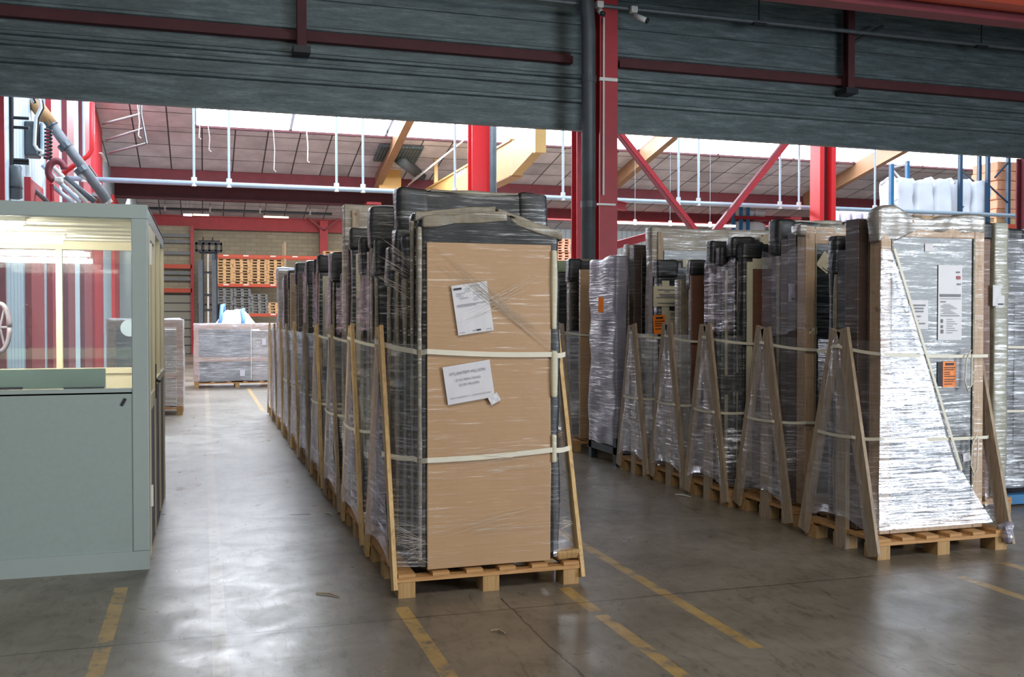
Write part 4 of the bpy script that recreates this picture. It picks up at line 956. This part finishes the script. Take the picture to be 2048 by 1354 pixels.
o, pl = sticker(t, 1336, 622, 1373, 676, 9.09, M['beige_paper'], 'delivery_note', R(-2), [(.08, .1, .5, .03), (.16, .1, .8, .02), (.3, .1, .7, .02)])
sticker(t, 1371, 563, 1381, 593, 9.09, M['yellow_paper'], 'yellow_notice', 0, [(.3, .2, .8, .1), (.6, .3, .6, .1)])

# steel stillage with lilac wrapped slab
SX, SY = 4.30, 9.92
t = thing('steel_stillage_load', (SX + .5, SY + .4, 0), 'dark steel stillage carrying a tall silvery wrapped slab, between wooden pallet loads', 'wrapped pallet', 'wrapped window loads')
mb = MB().box(SX, SX + 1.05, SY, SY + .08, .12, .2).box(SX, SX + 1.05, SY + .72, SY + .8, .12, .2).box(SX, SX + .08, SY + .08, SY + .72, .12, .2).box(SX + .97, SX + 1.05, SY + .08, SY + .72, .12, .2)
for x in (SX, SX + .97):
    for y in (SY, SY + .72): mb.box(x, x + .08, y, y + .08, 0, .3)
mb.build('stillage_base', M['stillage'], t)
package(t, 'lilac', SX - .0, SX + .16, SY + .02, SY + .80, 2.30, 3, .2)
package(t, 'brown', SX + .2, SX + 1.0, SY - .02, SY + .1, 2.42, 3, .2)
package(t, 'crate', SX + .2, SX + 1.0, SY + .14, SY + .28, 2.45, 5, .2)
sticker(t, 1197, 594, 1207, 625, SY - .02, M['orange_paper'], 'orange_notice')
t = load(RX, 11.15, RW, .78, 'wrapped load with cardboard and black doors, sixth and farthest wooden pallet of the right row', [('board', 4.40, 4.85, 11.25, 11.30, 2.22), ('foam', 4.62, 5.2, 11.34, 11.46, 2.25), ('foam', 4.40, 5.2, 11.6, 11.75, 2.36)], 37, post=False, film_m='film_milky_lit', straps=(1.42,))
a, b = at(1098, 521, 12.4), at(1186, 545, 12.4)
t = thing('green_headed_load', ((a.x + b.x) / 2, 12.5, 0), 'tall load with pale green foam head behind the right row', 'wrapped pallet')
MB().soft(a.x, b.x, 12.4, 12.55, b.z, a.z, .1, .006, .02).build('foam_head', M['green_foam'], t)
MB().soft(a.x + .02, b.x - .02, 12.41, 12.54, .15, b.z - .005, .2, .006, .02).build('door_package', M['foam_grey'], t)
pallet(t, a.x - .05, 12.1, 1.0, .8)

# third row at the right edge
t = thing('wrapped_stillage_load', (7.1, 7.2, 0), 'wrapped glass load on a pale blue steel base at the right edge', 'wrapped pallet', 'wrapped window loads')
mb = MB().box(6.45, 7.9, 6.75, 6.83, .02, .1).box(6.45, 7.9, 7.5, 7.58, .02, .1).box(6.45, 6.53, 6.83, 7.5, .02, .1)
for x in (6.45, 7.8):
    for y in (6.75, 7.5): mb.box(x, x + .08, y, y + .08, 0, .14)
mb.build('steel_base', M['blue'], t)
package(t, 'foam', 6.62, 7.6, 6.86, 6.98, 2.38, 4, .12)
package(t, 'grey', 6.55, 7.6, 7.05, 7.17, 2.2, 2, .12)
package(t, 'crate', 6.6, 7.6, 7.25, 7.37, 2.45, 6, .12)
MB().sheet(lambda u, v: (6.50 + .012 * math.sin(v * 30), 6.8 + .7 * u, .15 + 2.15 * v), 6, 20).build('stretch_wrap', M['film'], t, smooth=True)
MB().sheet(lambda u, v: (6.50 + 1.2 * u, 6.8 + .01 * math.sin(u * 20 + v * 13), .15 + 2.15 * v), 10, 20).build('stretch_wrap', M['film'], t, smooth=True)
for z in (1.37, .82): strap_path(t, [(6.48, 7.5, z), (6.48, 6.78, z), (7.6, 6.78, z)], .022)
t = thing('brown_window_stack', (5.9, 6.9, 0), 'brown framed windows with a pale padded edge, behind the nearest right-row load', 'wrapped pallet', 'wrapped window loads')
pallet(t, 5.5, 6.5, .86, .8)
package(t, 'darkboard', 5.52, 6.17, 6.55, 6.66, 2.38, 2)
MB().soft(6.19, 6.33, 6.53, 6.70, PH, 2.4, .1, .012, .02, 3, 4).build('pale_padding', M['padding'], t, smooth=True)
package(t, 'grey', 5.52, 6.2, 6.8, 6.95, 2.2, 4)
o, pl = sticker(t, 1986, 570, 2009, 612, 6.52, M['paper'], 'grey_label', 0, [(.88, .45, .9, .06)], ink='ink_dark')

# ------------------------------------------------------------ far floor: crates, bag, forklift, racks
def crate(x0, x1, y0, y1, z1, label, m='film_milky_lit'):
    t = thing('glass_crate', ((x0 + x1) / 2, (y0 + y1) / 2, 0), label, 'crate', 'wrapped crates in the far aisle')
    pallet(t, x0, y0, x1 - x0, y1 - y0)
    for y in (y0 + .02, y1 - .08):
        MB().box(x0, x1, y, y + .05, z1 - .12, z1).box(x0, x0 + .1, y, y + .05, PH, z1 - .12).box(x1 - .1, x1, y, y + .05, PH, z1 - .12).box(x0 + .1, x1 - .1, y, y + .05, .62, .72).build('side_frame', M['crate_wood'], t)
    MB().box(x0 + .12, x0 + (x1 - x0) * .66, y0 + .12, y1 - .12, PH, z1 - .1).build('glass_pack', M['glass_grey'], t)
    MB().soft(x0 + (x1 - x0) * .68, x1 - .1, y0 + .15, y1 - .15, PH, z1 - .16, .3, .01, .02).build('brown_pack', M['beigewrap'], t)
    MB().soft(x0 - .01, x1 + .01, y0 - .01, y1 + .01, PH, z1 + .01, .2, .012, .02).build('stretch_wrap', M[m], t, smooth=True)
    MB().box(x0 + (x1 - x0) * .66, x0 + (x1 - x0) * .66 + .02, y0 - .03, y0 - .025, .2, z1).build('strap', M['strap'], t)
    return t
a, b = at(388, 775, 24.3), at(546, 648, 24.3)
t = crate(a.x, 1.75, 24.3, 25.3, b.z, 'low wide film-wrapped crate standing across the end of the aisle')
sticker(t, 524, 677, 532, 690, 24.26, M['paper'], 'delivery_note')
sticker(t, 480, 740, 490, 752, 24.26, M['paper'], 'delivery_note')
crate(-1.5, -.33, 17.5, 18.5, 1.6, 'film-wrapped crate with brown frame just past the booth')
crate(-1.7, -.42, 19.6, 20.6, 1.62, 'second film-wrapped crate farther past the booth')
a = at(470, 640, 27.5)
t = thing('bulk_bag', (a.x, 27.5, 0), 'slumped white bulk bag with blue straps behind the wide crate', 'bag')
def bagf(Q, P):
    k = (Q.z) / 1.78; s_ = 1 - .5 * max(0, (k - .72) / .28) ** 1.2
    return (a.x + (Q.x - a.x) * s_, 27.5 + (Q.y - 27.5) * s_, Q.z)
MB().soft(a.x - .62, a.x + .62, 27.0, 28.0, 0, 1.86, .15, .03, .12, 4, 3, bagf).build('bag_body', M['bag'], t, smooth=True)
for dx, hh in ((-.42, 1.98), (.22, 1.86)):
    MB().tube([(a.x + dx - .06, 26.96, 1.3), (a.x + dx * .9, 27.05, 1.6), (a.x + dx * .8, 27.25, hh), (a.x + dx * .8 + .05, 27.5, hh + .02), (a.x + dx * .7, 27.6, 1.7)], .05, 8).build('lifting_strap', M['bag_blue'], t, smooth=True)
# forklift
FY = 38.0
def fx(u): return at(u, 560, FY).x
def fz(v): return at(420, v, FY).z
t = thing('forklift', (fx(420), FY + 1, 0), 'dark forklift with a tall raised mast behind the aisle crates', 'forklift')
for u in (401, 428):
    MB().ibeam((fx(u), FY, .1), (fx(u), FY, fz(520)), .16, .2).build('mast_rail', M['grey_steel'], t)
    MB().ibeam((fx(u) + .08, FY + .05, 1.5), (fx(u) + .08, FY + .05, fz(485)), .10, .14).build('inner_rail', M['black'], t)
for v in (505, 545, 590, 620): MB().box(fx(399), fx(430), FY - .05, FY + .05, fz(v) - .04, fz(v) + .04).build('cross_bar', M['black'], t)
MB().tube([(fx(416), FY, 1.0), (fx(416), FY, fz(508))], .04, 8).build('lift_cylinder', M['white'], t)
mb = MB().box(fx(391), fx(444), FY - .12, FY - .02, fz(505), fz(500)).box(fx(391), fx(444), FY - .12, FY - .02, fz(490), fz(485))
for u in (391, 405, 417, 430, 441): mb.box(fx(u), fx(u) + .07, FY - .12, FY - .02, fz(503), fz(486))
mb.box(fx(397), fx(440), FY - .1, FY - .05, fz(484), fz(481)).box(fx(405), fx(408), FY - .1, FY - .05, fz(482), fz(475)).box(fx(424), fx(427), FY - .1, FY - .05, fz(482), fz(475))
mb.build('carriage', M['black'], t)
MB().soft(fx(395), fx(440), FY + .25, FY + 2.0, .2, 1.35, .3, .0, .12).build('body', M['grey_steel'], t, smooth=True)
mb = MB()
for x in (fx(397), fx(438)):
    for y in (FY + .3, FY + 1.5): mb.tube([(x, y, 1.3), (x, y, 2.15)], .03, 8)
mb.box(fx(395), fx(440), FY + .2, FY + 1.6, 2.15, 2.2); mb.build('overhead_guard', M['black'], t)
for x in (fx(397), fx(438)):
    for y in (FY + .5, FY + 1.7): MB().tube([(x - .1, y, .28), (x + .1, y, .28)], .28, 18).build('wheel', M['black'], t)

# pallet rack against the block wall
RKY = 47.0
def rxx(u): return at(u, 560, RKY).x
def rzz(v, u=500): return at(u, v, RKY).z
t = thing('pallet_rack', (rxx(520), RKY, 0), 'orange-beamed pallet rack against the concrete block wall', 'rack')
for u in (427, 570):
    for dy in (0, 1.0): MB().box(rxx(u) - .05, rxx(u) + .05, RKY + dy - .05, RKY + dy + .05, 0, rzz(484, u) if u > 500 else rzz(500)).build('upright', M['plank'] if u > 500 else M['blue_dark'], t)
for k, v in enumerate((513, 571, 630)):
    z = rzz(v)
    for dy in (-.06, 1.0): MB().box(rxx(430), rxx(706 if k == 0 else 575), RKY + dy, RKY + dy + .06, z - .07, z + .07).build('beam', M['orange'], t)
    mb = MB()
    for u in (452, 492, 546, 590): mb.box(rxx(u) - .12, rxx(u) + .12, RKY - .075, RKY - .062, z + .0, z + .05)
    mb.build('beam_tags', M['white'], t)
mb = MB().box(0, .76, 0, .9, 0, .022).box(0, .76, 0, .9, .095, .122)
for xa_, xb_ in ((0, .12), (.31, .45), (.64, .76)): mb.box(xa_, xb_, .01, .89, .022, .095)
pm = {}
for key, mm in (('o', 'pallet_orange'), ('g', 'pallet_grey'), ('p', 'pallet_pink')): pm[key] = raw('stacked_pallet', mb, M[mm])
ORD = ['bottom', 'second from bottom', 'third from bottom', 'fourth from bottom', 'fifth from bottom', 'sixth from bottom', 'seventh from bottom', 'eighth from bottom', 'ninth from bottom', 'tenth from bottom', 'eleventh from bottom', 'twelfth from bottom']
def pstack(x, Y, z, n, key, where, grp, sd):
    rd = random.Random(sd); cn = {'o': 'light wooden', 'g': 'grey', 'p': 'pinkish wooden'}[key]
    for i in range(n):
        o = bpy.data.objects.new('stacked_pallet', pm[key]); o.location = (x + rd.uniform(-.02, .02), Y + rd.uniform(-.03, .03), z + i * .1295); link(o)
        tag(o, '%s pallet, %s in %s' % (cn, 'top one' if i == n - 1 else ORD[i], where), 'pallet', grp)
for k, u in enumerate((431.5, 466, 500, 534)):
    pstack(rxx(u), RKY + .07, rzz(571) + .071, 9, 'o', ('the leftmost orange stack on the rack', 'the second orange stack on the rack', 'the third orange stack on the rack', 'the rightmost orange stack on the rack')[k], 'light pallets on the rack middle shelf', k)
for k, (u, n) in enumerate(((431.5, 9), (467, 9), (502, 7))):
    pstack(rxx(u), RKY + .07, rzz(630) + .071, n, 'g', ('the left grey stack on the rack', 'the middle grey stack on the rack', 'the right grey stack on the rack')[k], 'grey pallets on the rack lower shelf', 9 + k)
pstack(rxx(536), RKY + .07, rzz(630) + .071, 4, 'o', 'the short stack right of the grey pallets', 'light pallets on the rack lower shelf', 20)
pstack(rxx(646), RKY + .07, rzz(513) + .071, 2, 'o', 'the pair on top of the rack', 'light pallets on the rack top', 23)
# right-hand stacks behind the column
q = at(1112, 520, 45)
t = thing('pallet_platform', (q.x + .4, 45.4, 0), 'timber platform under the pink pallet stack, hidden by the loads', 'platform')
MB().box(q.x - 1.0, q.x + 1.2, 44.9, 45.9, 0, at(1112, 532, 45).z - .1).build('base', M['plank'], t)
pstack(q.x, 45, at(1112, 532, 45).z - .095, 11, 'p', 'the tall pink stack left of the downpipe', 'pinkish pallets by the downpipe', 30)
pstack(q.x - .85, 45, at(1112, 532, 45).z - .095, 6, 'p', 'the lower pink stack beside the tall pink one', 'pinkish pallets by the downpipe', 31)
# dock door with slats, left of the forklift
a, b = at(332, 640, 49), at(383, 452, 49)
t = thing('dock_shutter', ((a.x + b.x) / 2, 49, 0), 'grey slatted shutter in a red steel frame, left of the forklift', 'shutter')
zm = at(360, 588, 49).z
MB().box(a.x - 1.5, b.x, 49.2, 49.3, zm, b.z).build('upper_opening', M['blocks'], t)
MB().box(a.x - 1.5, b.x, 49.1, 49.2, 0, zm).build('slatted_curtain', M['slats'], t)
MB().box(b.x - .05, b.x + .1, 48.9, 49.1, 0, b.z).build('frame_post', M['red'], t)
for v in (533, 581): MB().box(a.x - 1.5, b.x, 48.9, 49.05, at(360, v, 49).z - .1, at(360, v, 49).z + .1).build('beam', M['orange'], t)
for v in (470, 482, 505, 545, 557): MB().box(a.x - 1.5, b.x, 49.0, 49.1, at(360, v, 49).z - .1, at(360, v, 49).z + .06).build('louvre', M['pallet_grey'], t)
# lamps under the back bay roof
for k, (u0, u1, v, lit) in enumerate(((367, 384, 430, 1), (386, 418, 430, 0), (527, 577, 434, 0))):
    a, b = at(u0, v, 44), at(u1, v, 44)
    t = thing('strip_lamp', tuple(a), ['small lit strip lamp above the red girder in the back bay', 'unlit strip lamp right of the lit one in the back bay', 'unlit strip lamp above the pallet rack'][k], 'lamp', 'back bay strip lamps')
    MB().box(a.x, b.x, 43.95, 44.05, a.z - .03, a.z + .05).build('housing', M['tube_cool'] if lit else M['cream'], t)
    for x in (a.x + .1, b.x - .1): MB().tube([(x, 44, a.z + .05), (x, 44, 7.75)], .01, 5).build('hanger', M['black'], t)

# blue racks with bulk bags at the right
BRY = 22.0
def bx(u, v=380): return at(u, v, BRY).x
t = thing('blue_rack', (bx(1870), BRY, 0), 'tall blue racking holding white bulk bags, far right', 'rack')
for u, vt, m in ((1783, 328, 'blue'), (1815, 322, 'blue'), (1921, 290, 'blue_dark'), (1959, 290, 'blue_dark'), (1976, 290, 'blue_dark'), (2017, 290, 'blue_dark')):
    dy = 0 if u in (1783, 1921, 1976) else 1.1
    p_ = at(u, vt, BRY + dy); MB().box(p_.x - .045, p_.x + .045, BRY + dy - .05, BRY + dy + .05, 0, p_.z).build('upright', M[m], t)
zb = at(1870, 447, BRY).z
for dy in (-.05, 1.05): MB().box(bx(1783), bx(2040), BRY + dy, BRY + dy + .06, zb - .09, zb + .05).build('beam', M['orange'], t)
def brace(u0, v0, u1, v1): MB().bar(at(u0, v0, BRY), at(u1, v1, BRY + 1.1), .04, .04).build('lattice', M['white'] if u0 < 1900 else M['blue_dark'], t)
for a_ in ((1785, 335, 1815, 327), (1785, 340, 1815, 372), (1785, 405, 1815, 378), (1785, 405, 1810, 428), (1922, 345, 1955, 368), (1922, 418, 1958, 378), (1977, 370, 2015, 405), (1990, 355, 2017, 325)): brace(*a_)
mb = MB()
def bigbag(u0, u1, v0, v1, Y, label, sd, grp='bulk bags on the racks'):
    a, b = at(u0, v0, Y), at(u1, v1, Y); cx_ = (a.x + b.x) / 2; a.x += .035; b.x -= .035; H = a.z - b.z
    t = thing('bulk_bag', (cx_, Y + .45, b.z), label, 'bag', grp)
    def f(Q, P):
        k = (Q.z - b.z) / H; s_ = 1 - .28 * max(0, (k - .7) / .3) ** 2 + .04 * math.sin(k * 9)
        return (cx_ + (Q.x - cx_) * s_, Q.y, Q.z)
    MB().soft(a.x, b.x, Y, Y + .9, b.z, a.z, .15, .03, .1, sd, 3, f).build('bag_body', M['bag'], t, smooth=True)
    MB().tube([(cx_ - .25, Y + .1, a.z - .12), (cx_ - .2, Y + .3, a.z + .04), (cx_ - .2, Y + .55, a.z + .03), (cx_ - .25, Y + .8, a.z - .12)], .03, 6).build('lifting_loop', M['bag'], t)
    return b
zs_ = []
for k, (u0, u1, v0, v1) in enumerate(((1797, 1832, 353, 434), (1833, 1871, 358, 434), (1872, 1908, 355, 434), (1913, 1946, 357, 434), (1947, 1985, 359, 434))):
    b = bigbag(u0, u1, v0, v1, BRY + .1, ['white bulk bag on the blue rack, leftmost', 'white bulk bag with a slumped top on the blue rack, second from the left', 'square white bulk bag on the blue rack, left of the dark blue upright', 'white bulk bag on the blue rack, just right of the first dark blue upright', 'white bulk bag on the blue rack, beside the orange boxes'][k], k + 3); zs_.append(b.z)
    o = bpy.data.objects.new('stacked_pallet', pm['o']); o.location = ((at(u0, 440, BRY + .1).x + at(u1, 440, BRY + .1).x) / 2 - .38, BRY + .1, b.z - .132); link(o)
    tag(o, 'light wooden pallet under the %s bulk bag on the blue rack' % ('leftmost', 'slumped second', 'square third', 'fourth', 'rightmost')[k], 'pallet', 'pallets on the blue rack')
# orange carton tower
t = thing('carton_stack', (bx(2035), BRY + 1.8, 0), 'tall stack of orange cartons at the far right edge', 'cartons')
s_ = plain('orange_carton', '#e2a07c', .7, 0, .1, 4).m
a, b = at(1994, 322, BRY + 1.3), at(2085, 440, BRY + 1.3)
for k in range(6):
    z0 = b.z + (a.z - b.z) * k / 6; MB().soft(a.x + .03 * (k % 2), b.x, BRY + 1.3, BRY + 2.3, z0 + .003, b.z + (a.z - b.z) * (k + 1) / 6 - .003, .3, .008, .03, k).build('carton_layer', s_, t)
MB().box(a.x, b.x, BRY + 1.3, BRY + 2.3, 0, b.z).build('lower_cartons', M['pallet_orange'], t)
# bright bags and blue rack seen in the gap
GY = 37
t = thing('blue_rack', (at(1500, 450, GY).x, GY, 0), 'blue racking with glowing white bags seen between red braces and the right column', 'rack')
for u in (1467, 1482, 1496): MB().box(at(u, 440, GY).x - .06, at(u, 440, GY).x + .06, GY - .05, GY + .05, 0, at(u, 412, GY).z).build('upright', M['blue'], t)
for vv in (477, 516): MB().box(at(1467, 440, GY).x, at(1545, 440, GY).x, GY + .1, GY + 1.0, at(1500, vv, GY).z - .07, at(1500, vv, GY).z + .0).build('deck', M['orange'], t)
MB().box(at(1467, 440, GY).x, at(1545, 440, GY).x, GY + .1, GY + 1.0, at(1500, 435, GY).z - .07, at(1500, 435, GY).z).build('deck', M['red'], t)
MB().box(at(1467, 440, GY).x, at(1545, 440, GY).x, GY - .06, GY, at(1500, 436, GY).z - .07, at(1500, 436, GY).z + .07).build('beam', M['red'], t)
bigbag(1489, 1512, 419, 435, GY + .1, 'small white bulk bag on the blue rack in the gap, left one', 8)
bigbag(1510, 1533, 418, 435, GY + .1, 'small white bulk bag on the blue rack in the gap, right one', 9)
bigbag(1468, 1533, 441, 476, GY + .1, 'wide white bulk bag on the lower level of the rack in the gap', 10)
# grey sack wall
for k in range(6):
    a, b = at(1663 + k * 22, 420, 30), at(1681 + k * 22, 470, 30); t = thing('sack_stack', ((a.x + b.x) / 2, 30.4, 0), 'pile of grey sacks behind the bright red right column, %s of six' % ('first', 'second', 'third', 'fourth', 'fifth', 'sixth')[k], 'sacks', 'grey sack piles')
    for j in range(12):
        z1 = a.z * (j + 1) / 12; z0 = a.z * j / 12; MB().soft(a.x, b.x, 30, 30.8, z0, z1, .25, .01, .10, k * 9 + j, 4).build('sack', M['sack'], t, smooth=True)
# white truss / wall frames right of the column
for (u0, v0, u1, v1, lab) in ((1226, 492, 1292, 474, 'sloping red beam right of the tall red column, above the loads'), (1163, 396, 1252, 414, 'short dark red bracket beam beside the tall red column')):
    p0, p1 = at(u0, v0, 19 if v1 > 450 else 18), at(u1, v1, 19 if v1 > 450 else 18)
    tag(MB().ibeam(p0, p1, .14, .16, (0, 1, 0)).build('bracket_beam', M['red']), lab, 'beam')

# ------------------------------------------------------------ security cameras
YC = YD - .55
for k, (u, v, du) in enumerate(((1199, 12, -1), (1267, 22, 1))):
    q = at(u, v, YC); t = thing('security_camera', tuple(q), ('white security camera on the conduit above the tall red column', 'white bullet security camera with black lens, right of the red column')[k], 'camera', 'security cameras')
    MB().soft(q.x - .055, q.x + .055, YC - .05, YC + .05, q.z - .03, q.z + .07, .04, 0, .01).build('mount_box', M['white'], t)
    e = q + Vector((.02 * du, -.03, -.08)); MB().tube([q, e], .02, 8).build('arm', M['white'], t)
    f = e + Vector((.14, -.10, -.09) if k else (-.02, -.18, -.10)); g = e.lerp(f, -.1)
    MB().tube([g, f], .042, 16).build('body', M['white'], t, smooth=True)
    MB().tube([f, f + (f - e).normalized() * .03], .043, 16).build('lens_hood', M['black'], t, smooth=True)

# ------------------------------------------------------------ scraps on the floor
def gz(u, v):
    d = ray(u, v); tt = -CAMH / d.z; return Vector((d.x * tt, d.y * tt, 0))
for k, (u0, v0, u1, v1, m) in enumerate(((632, 1188, 680, 1196, 'plank'), (1350, 990, 1382, 995, 'white'), (982, 1263, 1010, 1268, 'plank'), (650, 1027, 664, 1031, 'beige_paper'))):
    a, b = gz(u0, v0), gz(u1, v1); c = (a + b) / 2
    MBx = MB().tube([a + Vector((0, 0, .006)), c + Vector((.01, .02, .009)), b + Vector((0, 0, .006))], [.004, .006, .003], 6)
    tag(MBx.build('floor_scrap', M[m]), ['long wood splinter on the floor left of the nearest load', 'white plastic scrap at the foot of the right row', 'thin wood splinter on the floor in front of the nearest load', 'crumpled bit of paper beside the left row'][k], 'scrap')
